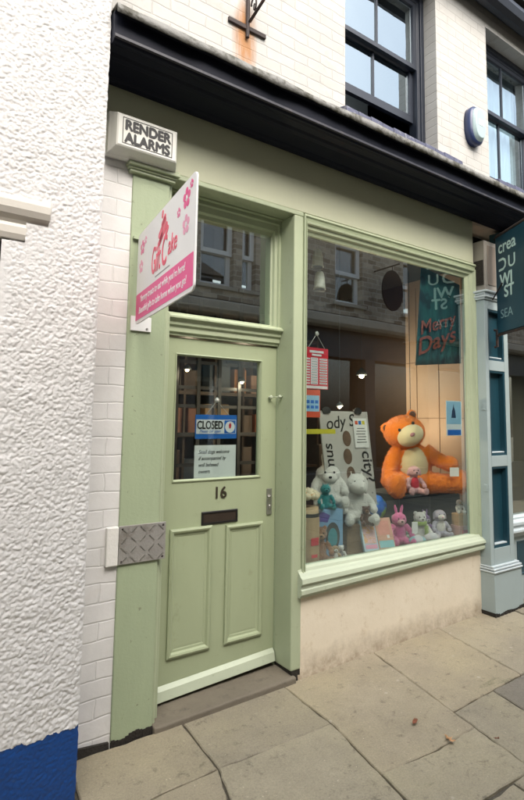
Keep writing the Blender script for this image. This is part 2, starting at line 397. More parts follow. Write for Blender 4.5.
while yy > -4.9:
    dp = rr.uniform(.45,.75); x = -5 + rr.uniform(0,.6)
    while x < 9:
        L = rr.uniform(.6,1.25); SL.append([(x,yy),(x+L,yy),(x+L,yy-dp),(x,yy-dp)]); x += L
    yy -= dp
bm = bmesh.new(); tl = bm.loops.layers.float_color.new('tint')
for i, poly in enumerate(SL):
    c = Vector((sum(p[0] for p in poly)/len(poly), sum(p[1] for p in poly)/len(poly)))
    tilt = (rr.uniform(-.003,.003), rr.uniform(-.004,.004), rr.uniform(-.003,.003))
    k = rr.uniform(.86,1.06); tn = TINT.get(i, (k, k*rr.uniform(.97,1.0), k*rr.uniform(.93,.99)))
    # densify outline with jitter so arrises read as worn
    out = []
    n = len(poly)
    for a in range(n):
        p, q = Vector(poly[a]), Vector(poly[(a+1)%n]); L = (q-p).length; ns = max(2, int(L/.028))
        nrm = Vector((-(q-p).y, (q-p).x)).normalized()
        for j in range(ns):
            t = j/ns; pt = p.lerp(q, t)
            wob = 0 if j == 0 else float(vnoise(pt.x*1.0+i*3.1, pt.y+i, .055)-.5)*.011
            dirc = (c-pt); pt = pt + dirc.normalized()*.0048 + nrm*wob
            out.append(pt)
    def H(p): return gz(p.x,p.y) + tilt[0] + tilt[1]*(p.x-c.x) + tilt[2]*(p.y-c.y)
    top = [bm.verts.new((*(p+(c-p).normalized()*.006), H(p))) for p in out]
    mid = [bm.verts.new((p.x, p.y, H(p)-.005)) for p in out]
    bot = [bm.verts.new((p.x, p.y, H(p)-.04)) for p in out]
    n = len(out); fs = [bm.faces.new(top)]
    for A, B in ((top,mid),(mid,bot)):
        for a in range(n): fs.append(bm.faces.new((A[a],B[a],B[(a+1)%n],A[(a+1)%n])))
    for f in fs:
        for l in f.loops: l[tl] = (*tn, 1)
bmesh.ops.recalc_face_normals(bm, faces=bm.faces)
me = bpy.data.meshes.new('pavement'); bm.to_mesh(me); bm.free(); me.materials.append(M_stone)
pv = bpy.data.objects.new('pavement', me); COL.objects.link(pv); tag(pv, None, None, kind='structure')

# ================================================================== THE GIFT SHOP BUILDING
shop = thing('shop_building', 'sage green shopfront number 16 with cream painted brick upper storey under a dark cornice', 'building')
XL, XR = -.3125, 6.4
# --- brick strip left of the pilaster and return of the wall
MB().box(-.33, -.062, .012, .3, -.2, 2.93).build('brick_strip', M_white_brick, shop)
MB().hexa([(-.33,-.02,-.2),(-.08,-.02,-.2),(-.08,.011,-.2),(-.33,.011,-.2),(-.33,-.005,-.10),(-.08,-.005,-.125),(-.08,.011,-.125),(-.33,.011,-.10)]).build('rotten_base', M_rot, shop)
# --- pilaster with rotten foot, capital
pil = MB().box(-.07, .149, 0, .145, -.135, 2.845).build('pilaster', M_green2, shop, bevel=.006)
b = MB()
prev = None
for k in range(12):
    x0 = -.068+k*.018; h = gz(0,0)+.012+.035*float(vnoise(x0, 3.3, .03))
    b.box(x0, x0+.018, -.003-.002*(k%2), .05, -.19, h)
b.build('rotten_foot', M_rot, pil)
MB().box(.149, .172, .02, .16, -.14, 2.86).build('edge_bead', M_green, pil, bevel=.008)
cp = MB()
cp.box(-.095, .172, -.022, .1, 2.835, 2.852).box(-.102, .180, -.032, .1, 2.852, 2.866).box(-.112, .19, -.048, .1, 2.866, 2.886).box(-.105,.185,-.04,.1,2.886,2.90)
cp.build('capital', M_green, pil, bevel=.004)
# guard plate on the pilaster corner
gp = MB().box(-.072, .185, -.012, .0, .73, .925).build('guard_plate', mat('chequer_plate', (.40,.385,.36), .42, .2, 12, 45, .5, .006, metal=.5, stain=(.24,.22,.19), stain_t=(.5,.65)), shop, bevel=.002)
b = MB()
for i in range(5):
    for j in range(4):
        cx, cz = -.045+i*.05, .752+j*.05; s_ = 1 if (i+j)%2 else -1
        MM = Matrix.Translation((cx,-.014,cz)) @ Matrix.Rotation(R(45*s_),4,'Y')
        b.hexa([MM @ Vector(p) for p in ((-.02,-.0006,-.0025),(.02,-.0006,-.0025),(.02,.002,-.0025),(-.02,.002,-.0025),(-.02,-.0006,.0025),(.02,-.0006,.0025),(.02,.002,.0025),(-.02,.002,.0025))])
b.build('tread_pattern', M_chrome, gp)
for x_ in (-.055,.168):
    for z_ in (.745,.91): MB().ell((x_,-.012,z_),(.006,.003,.006),sub=2).build('screw', M_iron, gp, smooth=True)
MB().box(-.135, -.073, -.012, .03, .728, .922).build('guard_block', mat('whitewashed_block', (.70,.69,.65), .6, .1, 12, 50, .4, .006), shop, bevel=.005)
# --- fascia, lintel, post
MB().box(XL, 3.06, 0, .09, 2.905, 3.31).build('fascia', M_fascia, shop, bevel=.004)
MB().box(.172, 1.124, -.006, .22, 2.872, 2.904).build('lintel', M_green, shop, bevel=.006)
b = MB()
for z0, z1, dx in ((-.10,.0,.012),(.0,.06,.004),(.06,2.872,0)):
    pass
b.box(1.045, 1.124, -.006, .3, -.075, 2.872)
post = b.build('door_post', M_green, shop, bevel=.01, seg=3)
MB().box(1.052, 1.118, -.004, .2, -.16, -.074).build('rotten_foot', M_rot, post)
# --- door recess
MB().box(.172, .20, .06, .3, -.12, 2.10).build('door_jamb', M_green, shop, bevel=.004)
MB().box(.172, .225, .165, .3, -.12, 1.99).box(1.0415,1.0445,.17,.3,-.1,1.99).build('door_stop', M_green2, shop, bevel=.004)
st = MB().hexa([(.149,-.035,-.2),(1.075,-.035,-.2),(1.06,.4,-.2),(.15,.4,-.2),(.149,-.03,-.118),(1.075,-.03,-.100),(1.06,.4,-.085),(.15,.4,-.115)]).build('door_step', M_step, shop, bevel=.012, seg=3)
# transom: bar, frame, glass
tb = [(.11,2.095),(.11,2.082),(.125,2.078),(.135,2.06),(.135,2.045),(.15,2.035),(.15,2.005),(.165,1.998),(.165,1.985),(.24,1.985),(.24,2.11),(.13,2.11)]
MB().prism(tb, .172, 1.0445).build('transom_bar', M_green, shop, bevel=.003)
tr = MB().frame(.172, 1.0445, 2.111, 2.872, [(0,.26),(0,.15),(.3,.15),(.36,.165),(.7,.17),(.8,.19),(1,.195),(1,.26)], (.075,.055,.02,.11)).build('transom_window', M_green, shop)
MB().box(.24, .995, .205, .209, 2.12, 2.77).build('glass', M_glass, tr)
MB().box(.18, 1.044, .12, .262, 2.862, 2.871).build('soffit_board', M_green, shop)

# --- the door itself (leans slightly: its foot runs up to the right)
DY = .183
door = thing('door', None, None, (0,0,0)); door.parent = shop
dz = lambda x: -.098 + .035*(x-.266)/.775
b = MB()
b.hexa([(.19,DY,dz(.19)),(.306,DY,dz(.306)),(.306,DY+.045,dz(.306)),(.19,DY+.045,dz(.19)),(.19,DY,1.975),(.306,DY,1.975),(.306,DY+.045,1.975),(.19,DY+.045,1.975)])
b.hexa([(.913,DY,dz(.913)),(1.04,DY,dz(1.04)),(1.04,DY+.045,dz(1.04)),(.913,DY+.045,dz(.913)),(.913,DY,1.975),(1.04,DY,1.975),(1.04,DY+.045,1.975),(.913,DY+.045,1.975)])
b.box(.306,.913,DY,DY+.045,1.872,1.975)
b.hexa([(.306,DY,dz(.306)),(.913,DY,dz(.913)),(.913,DY+.045,dz(.913)),(.306,DY+.045,dz(.306)),(.306,DY,1.117),(.913,DY,1.117),(.913,DY+.045,1.117),(.306,DY+.045,1.117)])
bmesh.ops.remove_doubles(b.bm, verts=b.bm.verts, dist=.0005)
leaf = b.build('door_leaf', M_door, shop)
bpy.data.objects.remove(door); door = leaf; door.name = 'door'; door.data.name = 'door'
pp = [(0,DY-.001),(0,DY-.014),(.012,DY-.02),(.022,DY-.016),(.03,DY-.004),(.042,DY-.003),(.047,DY-.0005),(.06,DY-.0015)]
for (x0,x1,z0,z1) in ((.293,.57,.115,.838),(.668,.942,.115,.826)):
    MB().panel(x0, x1, z0, z1, pp).build('door_panel', M_door, door)
MB().frame(.297, .922, 1.108, 1.881, [(0,DY+.001),(0,DY-.006),(.006,DY-.008),(.012,DY+.004),(.014,DY+.02)]).build('glazing_bead', M_door, door)
MB().box(.30, .918, DY+.02, DY+.024, 1.112, 1.876).build('glass', M_glass, door)
b = MB(); x0, x1 = .20, 1.038
b.hexa([(x0,DY-.034,dz(x0)+.002),(x1,DY-.034,dz(x1)+.002),(x1,DY-.001,dz(x1)+.004),(x0,DY-.001,dz(x0)+.004),
        (x0,DY-.022,dz(x0)+.055),(x1,DY-.022,dz(x1)+.055),(x1,DY-.001,dz(x1)+.078),(x0,DY-.001,dz(x0)+.078)])
b.build('weather_bar', M_sill, door, bevel=.003)
lb = MB().frame(.497, .751, .842, .921, [(0,DY-.0005),(0,DY-.006),(.004,DY-.008),(.012,DY-.008),(.014,DY-.002)]).build('letterbox', mat('letterbox_black', (.014,.013,.012), .35, .2, 9, 50, .1), door)
MB().box(.508,.740,DY-.0045,DY-.001,.853,.910).build('letterbox_flap', mat('letterbox_brown', (.035,.025,.018), .4, .4, 12, 50, .1), lb, bevel=.002)
text('house_number', '16', .098, mat('number_bronze', (.07,.058,.04), .35, .2, 20, 50, 0, metal=.5), door, FX(.574, DY-.0035, .998), sx=.98, off=.0012, ext=.003)
lk = MB().box(.972, 1.012, DY-.009, DY-.0005, .862, 1.032).build('door_lock', M_chrome, door, bevel=.004)
MB().ell((.992,DY-.012,.912),(.010,.006,.016)).build('keyhole_cover', M_chrome, lk, smooth=True)
MB().tube([(.992,DY-.005,.985),(.992,DY-.01,.985),(.992,DY-.03,.985),(.962,DY-.034,.982)], .006).build('lock_knob', M_chrome, lk, smooth=True)
MB().tube([(.984,DY-.0005,1.637),(.984,DY-.02,1.637)], [.007,.012]).ell((.984,DY-.024,1.637),(.013,.009,.013)).build('door_stud', M_sill, door, smooth=True)
MB().tube([(1.0445,.12,1.64),(1.03,.12,1.64)], [.007,.012]).ell((1.026,.12,1.64),(.009,.013,.013)).tube([(1.028,.12,1.64),(.99,.16,1.637)], .0025).build('door_stud', M_sill, post, smooth=True)

# --- shop window: mouldings, sill, glass
wf = MB().frame(1.1245, 3.127, .50, 2.8935, [(0,.05),(0,-.016),(.13,-.022),(.20,-.012),(.34,-.006),(.40,-.02),(.50,-.018),(.56,.0),(.74,.004),(.80,.02),(1,.03),(1,.055)], (.046,.166,.02,.128)).build('shop_window', M_green, shop)
MB().box(1.168, 2.962, .034, .040, .51, 2.768).build('glass', M_glass, wf)
sp_ = [(.06,.545),(-.004,.535),(-.012,.520),(-.022,.514),(-.034,.502),(-.052,.492),(-.058,.470),(-.050,.462),(-.040,.458),(-.040,.442),(-.048,.436),(-.048,.416),(-.036,.410),(-.030,.398),(.06,.398)]
b = MB().prism(sp_, 1.095, 3.142)
for v in b.bm.verts:                       # the sill has sunk at its door end: its lower edge drops
    k = max(0,(.53-v.co.z)/.13); v.co.z += k*(-.035 + .05*(v.co.x-1.1)/2.03)
b.build('window_sill', M_sill, wf)
# --- riser below the window
b = MB(); nx, nz = 60, 14
gvv = {}
for i in range(nx+1):
    for j in range(nz+1):
        x = 1.10+1.965*i/nx; z = -.17+.60*j/nz
        y = .004 - .006*float(vnoise(x, z, .16)) - .003*float(vnoise(x,z,.05)) - (.012 if j == 0 else .006 if j == 1 else 0)
        gvv[i,j] = b.bm.verts.new((x,y,z))
for i in range(nx):
    for j in range(nz): b.bm.faces.new((gvv[i,j],gvv[i+1,j],gvv[i+1,j+1],gvv[i,j+1]))
b.build('stall_riser', M_riser, shop, smooth=True)
MB().box(1.126, 3.06, .02, .05, -.17, .398).build('riser_backing', M_dark, shop)

# --- cornice with lead on top
cz = 3.29
prof = [(.09,cz+.012),(.0,cz+.012),(-.03,cz-.012),(-.075,cz-.012),(-.09,cz+.004),(-.19,cz+.02),(-.20,cz+.01),(-.235,cz+.01),(-.25,cz+.022),(-.30,cz+.026),(-.315,cz+.022),(-.335,cz+.022),(-.345,cz+.034),(-.345,cz+.048),(-.332,cz+.054),(-.332,cz+.165),(-.345,cz+.178),(.09,cz+.24)]
cor = MB().prism(prof, XL, XR).build('cornice', M_navy, shop, bevel=.003)
MB().prism([(-.3405,cz+.036),(-.3475,cz+.030),(-.356,cz+.036),(-.356,cz+.050),(-.348,cz+.056),(-.3405,cz+.054)], XL+.002, XR-.002).build('cornice_bead', M_navy2, cor)
b = MB(); n = 320; rows = [(.10,cz+.255),(-.10,cz+.232),(-.30,cz+.205),(-.352,cz+.196),(-.370,cz+.186),(-.372,cz+.150)]
gr = []
for i in range(n+1):
    x = XL + (XR-XL)*i/n
    wv = .010*float(vnoise(x,1.1,.22))+.006*float(vnoise(x,7.7,.06))
    g = []
    for j, (y, z) in enumerate(rows):
        jz = .012*float(vnoise(x+j*.37,y*3,.14)-.5)
        zz = z + (jz if j < 5 else -wv*1.6+.006); yy_ = y - (wv if j >= 3 else 0)
        g.append(b.bm.verts.new((x,yy_,zz)))
    gr.append(g)
for i in range(n):
    for j in range(len(rows)-1): b.bm.faces.new((gr[i][j],gr[i+1][j],gr[i+1][j+1],gr[i][j+1]))
ld = b.build('lead_flashing', M_lead, cor, smooth=True)
md = ld.modifiers.new('solid','SOLIDIFY'); md.thickness = .006; md.offset = 1

# --- upper storey wall with two sash windows
ZH, ZS = 5.33, 3.80
W = [(1.51,2.59),(3.352,4.45)]
b = MB(); TOP = 5.62
xs_ = [-.33]
for a, c in W: xs_ += [a, c]
xs_.append(XR)
for k in range(0, len(xs_), 2): b.box(xs_[k], xs_[k+1], 0, .24, 3.30, TOP)
for a, c in W: b.box(a, c, 0, .24, ZH, TOP); b.box(a, c, 0, .24, 3.30, ZS)
bmesh.ops.remove_doubles(b.bm, verts=b.bm.verts, dist=.0005)
up_w = b.build('upper_wall', M_cream_brick, shop)
M_curt = mat('pale_curtain', (.62,.60,.57), .8, .12, 3, 60, .1, .003, stretch=(6,1,.4))
def sash(x0, x1, curtain):
    f = MB().frame(x0+.002, x1-.002, ZS+.03, ZH-.002, [(0,.245),(0,.13),(.045,.13),(.05,.15),(.075,.15),(.08,.165),(.08,.245)]).build('sash_window', M_sash, shop, bevel=.002)
    zm = 4.63
    def sh(nm, z0, z1, y, bot, top):
        s_ = MB().frame(x0+.075, x1-.075, z0, z1, [(0,y+.04),(0,y),(.85,y),(1,y+.012),(1,y+.04)], (.05,.05,bot,top))
        xm = (x0+x1)/2 - .03
        s_.box(xm-.011, xm+.011, y+.008, y+.032, z0+bot-.002, z1-top+.002)
        o = s_.build(nm, M_sash, f)
        MB().box(x0+.12, x1-.12, y+.018, y+.022, z0+bot-.004, z1-top+.004).build('glass', M_glass_up, o)
    sh('top_sash', zm-.02, ZH-.075, .155, .045, .05)
    sh('bottom_sash', ZS+.33 if not curtain else ZS+.11, zm+.03, .200, .08, .055)
    if curtain:
        b = MB(); n = 60; v0 = []
        for i in range(n+1):
            x = x0+.10+(x1-x0-.2)*i/n; y = .33+.025*math.sin(i*.9)+.012*math.sin(i*2.3)
            v0.append((b.bm.verts.new((x,y,ZS+.05)), b.bm.verts.new((x,y,ZH))))
        for i in range(n): b.bm.faces.new((v0[i][0],v0[i+1][0],v0[i+1][1],v0[i][1]))
        b.build('curtain', M_curt, f, smooth=True)
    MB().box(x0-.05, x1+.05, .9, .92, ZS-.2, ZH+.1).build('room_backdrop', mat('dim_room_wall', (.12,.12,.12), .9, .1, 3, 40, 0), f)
    MB().box(x0+.002, x1-.002, .05, .26, ZS-.02, ZS+.03).build('window_sill', M_slate, f, bevel=.004)
    return f
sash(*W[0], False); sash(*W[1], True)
# slate-coloured flashing pieces lying at the foot of the windows
def flash(x0, x1, z, label=None):
    b = MB(); n = int((x1-x0)/.12); 
    for i in range(n):
        a = x0+(x1-x0)*i/n; c = x0+(x1-x0)*(i+1)/n - .004; dzz = .012*random.random()
        b.hexa([(a,-.12,z-.03+dzz),(c,-.12,z-.03+dzz),(c,.03,z+.01),(a,.03,z+.01),(a,-.115,z+.035+dzz),(c,-.115,z+.03+dzz),(c,.03,z+.085),(a,.03,z+.085)])
    b.build('slate_flashing', M_slate, up_w, bevel=.004)
flash(1.42, 2.78, 3.70); flash(3.33, 4.5, 3.70)
# eaves gutter and roof
MB().box(-.33, XR, -.13, .3, 5.56, 5.625).build('eaves_board', M_sash, shop)
b = MB(); pts = [(-.02,5.50),(-.13,5.50),(-.17,5.465),(-.19,5.42),(-.17,5.375),(-.13,5.35),(-.08,5.36),(-.05,5.40),(-.05,5.46)]
MB().prism([(-.04,5.56),(-.20,5.56),(-.215,5.50),(-.19,5.44),(-.14,5.415),(-.08,5.425),(-.045,5.46)], -.33, XR).build('gutter', M_sash, shop)
MB().prism([(-.22,5.626),(3.4,7.6),(7,5.626)], -.33, XR).build('roof', M_roof, shop)
# floor slab between storeys, side and back walls so the building is closed
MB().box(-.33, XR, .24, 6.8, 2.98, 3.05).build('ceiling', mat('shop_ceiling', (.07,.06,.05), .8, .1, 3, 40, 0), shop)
MB().box(-.33, XR, .24, .30, 3.05, 3.30).build('floor_edge', M_dark, shop)
MB().box(-.33, -.25, .3, 6.8, -.2, 5.6).box(XR-.08, XR, .24, 6.8, -.2, 5.6).box(-.25, XR-.08, 6.7, 6.8, -.2, 5.6).build('outer_wall', M_cream_brick, shop)
# interior
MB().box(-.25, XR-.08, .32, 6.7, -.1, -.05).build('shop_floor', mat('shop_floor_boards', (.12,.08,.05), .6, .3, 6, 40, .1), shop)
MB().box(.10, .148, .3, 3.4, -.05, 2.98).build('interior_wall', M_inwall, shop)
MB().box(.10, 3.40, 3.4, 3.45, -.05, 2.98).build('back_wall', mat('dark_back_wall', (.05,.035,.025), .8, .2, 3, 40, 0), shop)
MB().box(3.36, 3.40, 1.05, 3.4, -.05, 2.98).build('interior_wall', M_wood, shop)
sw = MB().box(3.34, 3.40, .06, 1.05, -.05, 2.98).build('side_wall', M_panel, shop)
b = MB()
for z in (.95, 1.52, 2.1): b.box(3.335, 3.341, .1, 1.04, z, z+.008)
for y in (.33, .62, .9): b.box(3.335, 3.341, y, y+.006, .5, 2.9)
b.build('panel_joint', mat('panel_joint_brown', (.25,.17,.12), .8, .1, 3, 40, 0), sw)
MB().box(1.128, 3.333, .056, .90, .44, .49).build('display_deck', M_carpet, shop, bevel=.004)
MB().box(1.128, 3.333, .90, .93, -.05, .49).build('deck_front', M_wood, shop)

# ================================================================== LEFT NEIGHBOUR: ROUGHCAST COTTAGE
cot = thing('white_cottage', 'white roughcast house wall with a bright blue painted plinth at the left edge', 'building', (-.315,-.3,-.15))
WX1 = -.315; step = .0036
xs = np.arange(-1.02, WX1+.0001, step); zs = np.arange(-.22, 4.3, step)
X, Z = np.meshgrid(xs, zs, indexing='ij')
def worley(X, Z, cs, sd):
    gx = X/cs+sd; gz_ = Z/cs+sd*1.7; best = np.full(X.shape, 9.0); ix = np.floor(gx); iz = np.floor(gz_)
    def h(a, c, k):
        n = (a.astype(np.int64)*374761393 + c.astype(np.int64)*668265263 + k*974711) & 0x7fffffff
        n = ((n ^ (n >> 13))*1274126177) & 0x7fffffff
        return ((n ^ (n >> 16)) & 0xffff)/65535.0
    for a in (-1,0,1):
        for c in (-1,0,1):
            p, q = ix+a, iz+c
            best = np.minimum(best, np.hypot(p+h(p,q,1)-gx, q+h(p,q,2)-gz_)/(.42+.40*h(p,q,3)))
    return best
def lump(X, Z):
    wx = X+.008*(vnoise(X+2.2,Z,.013)-.5); wz = Z+.008*(vnoise(X-4.2,Z+3,.013)-.5)
    dome = lambda d: np.clip(1-d*d, 0, 1)**.75
    return .0033*dome(worley(wx, wz, .0185, 3.0)) + .0023*dome(worley(wx, wz, .0125, 11.0)) + .0012*vnoise(X-3.3, Z+7.1, .0065) + .004*vnoise(X+9.3, Z-4.2, .075)
hgt = lump(X, Z)
# smooth dressed area round the little window and the painted plinth
sm = np.clip((-.70-X)/.05+.6,0,1)*((Z>1.9)&(Z<2.33))
sm = np.maximum(sm, np.exp(-(((X+.62)/.12)**2+((Z-2.25)/.16)**2))*.55)
hgt = hgt*(1-.7*np.clip(sm,0,1))
plim = .158 + .020*(vnoise(xs, 0*xs+1.7, .07)-.5) + .013*(vnoise(xs,0*xs+4.4,.016)-.5)
hgt = np.where(Z < plim[:,None], hgt*.55+.001, hgt)
edge = .006*(vnoise(0*zs+.5, zs, .03)-.5) + .003*(vnoise(0*zs+2.5, zs, .012)-.5)
tt = np.clip((X-(WX1-.03))/.03, 0, 1)
hgt = hgt*(1-tt**3)
Xd = X + tt*edge[None,:]
ok_open = ~((X < -.735) & (Z > .55) & (Z < 2.235)) & ~((X < -.555) & (Z >= 2.325) & (Z < 2.428)) & ~((X < -.645) & (Z >= 2.235) & (Z < 2.325)) 
def grid_obj(name, mt, sel, parent):
    idx = -np.ones(X.shape, int); vs = []; fs = []
    I, J = X.shape
    s4 = sel[:-1,:-1]
    used = np.zeros(X.shape, bool)
    used[:-1,:-1] |= s4; used[1:,:-1] |= s4; used[:-1,1:] |= s4; used[1:,1:] |= s4
    idx[used] = np.arange(used.sum())
    P = np.stack([Xd-WX1, -hgt, Z+.15], -1)[used]
    a, c = np.nonzero(s4)
    F = np.stack([idx[a,c], idx[a+1,c], idx[a+1,c+1], idx[a,c+1]], -1)
    me = bpy.data.meshes.new(name); me.from_pydata(P.tolist(), [], F.tolist()); me.materials.append(mt)
    me.polygons.foreach_set('use_smooth', [True]*len(F))
    o = bpy.data.objects.new(name, me); COL.objects.link(o); o.parent = parent; return o
selp = Z < plim[:,None]
grid_obj('roughcast_wall', M_rough, ok_open & ~selp, cot)
grid_obj('painted_plinth', M_blue, selp, cot)
MB().box(-6, -.99, -.299, 0, .16, 5.2).box(-.99, WX1-.006, -.285, 0, .16, .55).box(-.99,WX1-.006,-.285,0,2.44,5.2).box(-.70,WX1-.006,-.285,0,.55,2.44).build('wall_core', M_rough, cot)
MB().box(-6, -.99, -.303, 0, -.25, .16).box(-.99, WX1-.006, -.285, 0, -.25, .16).build('plinth_core', M_blue, cot)
MB().box(-6, WX1, 0, 4, -.25, 5.2).build('house_body', M_rough, cot)
MB().prism([(-.55,5.2),(2,6.9),(4.2,5.2)], -6, WX1+.05).build('roof', M_roof, cot)
wm = MB().prism([(-.25,2.432),(-.328,2.428),(-.332,2.405),(-.330,2.375),(-.318,2.350),(-.300,2.333),(-.29,2.318),(-.25,2.318)], -1.6, -.548).build('window_hood', M_beige, cot, bevel=.004)
MB().prism([(-.25,2.3175),(-.300,2.3175),(-.306,2.30),(-.304,2.27),(-.294,2.245),(-.25,2.238)], -1.6, -.635).build('hood_moulding', M_beige, wm, bevel=.004)
cw = MB().box(-.80, -.738, -.296, -.2, .55, 2.237).box(-1.6,-.80,-.27,-.2,2.17,2.237).build('window_frame', M_beige, cot, bevel=.004)
MB().box(-1.6, -.80, -.24, -.235, .55, 2.17).build('glass', M_glass, cw)

# ================================================================== RIGHT NEIGHBOUR SHOPFRONT
nb = thing('neighbouring_shop', 'grey blue shop pilaster with sunk dark teal panels and the start of a shop window', 'shopfront', (3.06,-.1,-.12))
PF = -.10
pi2 = MB()
pi2.box(3.055, 3.103, PF, .02, .29, 2.56).box(3.342, 3.405, PF, .02, .29, 2.56)
for z0, z1 in ((.29,.427),(1.106,1.20),(1.937,2.027),(2.48,2.56)): pi2.box(3.103, 3.342, PF, .02, z0, z1)
bmesh.ops.remove_doubles(pi2.bm, verts=pi2.bm.verts, dist=.0004)
p2 = pi2.build('pilaster', M_greyblue, nb, bevel=.004)
for z0, z1 in ((.427,1.106),(1.20,1.937),(2.027,2.48)):
    pn = MB().panel(3.1035, 3.3415, z0+.0005, z1-.0005, [(0,PF+.003),(.018,PF+.006),(.022,PF+.05)]).build('sunk_panel', M_teal, p2)
    MB().box(3.127, 3.318, PF+.012, PF+.049, z0+.022, z0+.034).build('panel_ledge', M_paleblue, pn, bevel=.003)
pl = MB().hexa([(3.05,PF-.035,-.10),(3.47,PF-.035,-.10),(3.47,.02,-.10),(3.05,.02,-.10),(3.05,PF-.03,.235),(3.46,PF-.03,.235),(3.46,.02,.235),(3.05,.02,.235)]).build('plinth', M_greyblue, p2, bevel=.005)
b = MB()
for k, (z, pr) in enumerate(((.237,.042),(.258,.036),(.276,.022))): b.box(3.055-pr*.3, 3.42+pr, PF-pr, .02, z, z+.015)
b.build('plinth_moulding', M_paleblue, p2, bevel=.004)
b = MB()
for k in range(16): 
    x0 = 3.045+k*.027; b.box(x0, x0+.027, PF-.036-.004*(k%2), .0, -.16, -.10+.03*float(vnoise(x0,1.1,.05)))
b.build('rotten_foot', M_rot, p2)
b = MB()
for z, pr in ((2.562,.012),(2.58,.026),(2.604,.018),(2.625,.035)): b.box(3.05-pr*.4, 3.405+pr, PF-pr, .02, z, z+.019)
b.build('capital', M_paleblue, p2, bevel=.004)
ck = MB().box(3.075, 3.40, -.10, .02, 2.65, 3.10).build('console_block', mat('console_dusty_paint', (.27,.25,.215), .6, .2, 8, 50, .1), p2, bevel=.004)
MB().box(3.067, 3.078, -.09, -.0, 2.70, 2.92).build('console_slot', M_rot, ck)
MB().box(3.12, 3.24, -.106, -.099, 2.70, 3.06).build('console_panel', mat('console_brown', (.20,.165,.13), .6, .2, 8, 50, .1), ck, bevel=.003)
for z in (1.62, .93): MB().box(3.049, 3.054, -.085, -.055, z-.03, z+.03).build('hinge_plate', M_greyblue, p2, bevel=.002)
MB().box(3.406, XR, -.13, .06, 2.72, 3.26).build('fascia', M_teal, nb, bevel=.006)
wf2 = MB().frame(3.406, 6.2, .62, 2.72, [(0,.08),(0,-.03),(.5,-.03),(.6,-.015),(.8,-.01),(1,.01),(1,.08)], (.03,.1,.02,.12)).build('shop_window', M_paleblue, nb)
MB().box(3.43, 6.12, .02, .026, .63, 2.62).build('glass', glass_mat('neighbour_glass', .35), wf2)
MB().prism([(.06,.625),(-.05,.615),(-.085,.60),(-.085,.575),(-.07,.565),(-.07,.545),(-.095,.535),(-.095,.515),(-.06,.50),(-.055,.47),(.06,.47)], 3.407, 6.2).build('window_sill', M_paleblue, wf2, bevel=.003)
MB().box(3.407, 6.2, -.03, .05, -.14, .4695).build('stall_riser', M_greyblue, nb)
MB().panel(3.56, 4.7, .12, .42, [(0,-.0305),(0,-.036),(.015,-.036),(.02,-.031)]).build('riser_panel', M_teal, nb)
MB().box(3.407, 6.2, .9, .95, -.1, 2.8).build('window_backing', mat('dim_beige_backing', (.16,.135,.105), .8, .2, 4, 40, 0), nb)
MB().box(3.407, 6.2, .05, .9, .50, .55).build('display_deck', M_carpet, nb)

# ================================================================== BUILDING ACROSS THE STREET (seen in the glass)
opp = thing('stone_building', 'brown stone building with white sash windows reflected in the shop glass', 'building', (3,-5,-.2))
OY = -5.0
OW = [(-2.4,-1.5),(.2,1.1),(3.05,3.72),(3.9,4.2),(5.86,6.60),(7.85,8.55),(10.2,11)]
b = MB(); oz0, oz1, ot = 3.86, 5.10, 5.75
xk = [-9]
for a, c in OW: xk += [a, c]
xk.append(14)
for k in range(0, len(xk), 2): b.box(xk[k], xk[k+1], OY-.3, OY, 3.62, ot)
for a, c in OW: b.box(a, c, OY-.3, OY, oz1, ot); b.box(a, c, OY-.3, OY, 3.62, oz0)
bmesh.ops.remove_doubles(b.bm, verts=b.bm.verts, dist=.0005)
b.build('upper_wall', M_opp, opp)
for a, c in OW:
    f = MB()
    def fr(z0, z1, y):
        f.box(a, a+.09, y-.05, y, z0, z1); f.box(c-.09, c, y-.05, y, z0, z1); f.box(a+.09, c-.09, y-.05, y, z0, z0+.08); f.box(a+.09, c-.09, y-.05, y, z1-.07, z1)
    fr(4.46, oz1, OY-.08); fr(oz0, 4.52, OY-.14)
    wo_ = f.build('sash_window', M_white, opp)
    MB().box(a+.05, c-.05, OY-.17, OY-.165, oz0, oz1).build('glass', M_far_glass, wo_)
    MB().box(a, c, OY-.8, OY-.79, oz0-.1, oz1+.1).build('room_backdrop', M_rubber, wo_)
    MB().box(a-.08, c+.08, OY-.2, OY+.06, oz0-.07, oz0-.001).build('window_sill', M_ledge, wo_, bevel=.01)
MB().prism([(OY-.3,3.62),(OY+.02,3.60),(OY+.34,3.50),(OY+.34,3.36),(OY+.28,3.30),(OY-.3,3.30)], -9, 14).build('ledge', M_ledge, opp, bevel=.01)
MB().box(-9, 14, OY-.3, OY+.04, 2.75, 3.299).build('fascia', mat('faded_dark_fascia', (.035,.04,.045), .5, .2, 4, 40, 0), opp)
b = MB()
x = -9
for k in range(12):
    x0 = -9+k*1.95; b.box(x0, x0+.28, OY-.3, OY+.08, -.25, 2.75); b.box(x0+.28, x0+1.95, OY-.25, OY+.02, -.25, .5)
b.build('shopfront', mat('faded_dark_joinery', (.05,.048,.045), .5, .25, 4, 40, 0), opp)
MB().box(-9, 14, OY-.16, OY-.155, .5, 2.75).build('glass', M_far_glass, opp)
MB().box(-9, 14, OY-1.6, OY-1.55, -.25, 3.29).box(-9, 14, OY-1.55, OY-.3, 2.9, 3.29).build('shop_interior', mat('dim_shop', (.06,.05,.04), .8, .3, 3, 40, 0), opp)
MB().prism([(OY+.25,ot),(OY-3.2,ot+1.5),(OY-6,ot)], -9.2, 14.2).build('roof', M_roof, opp)
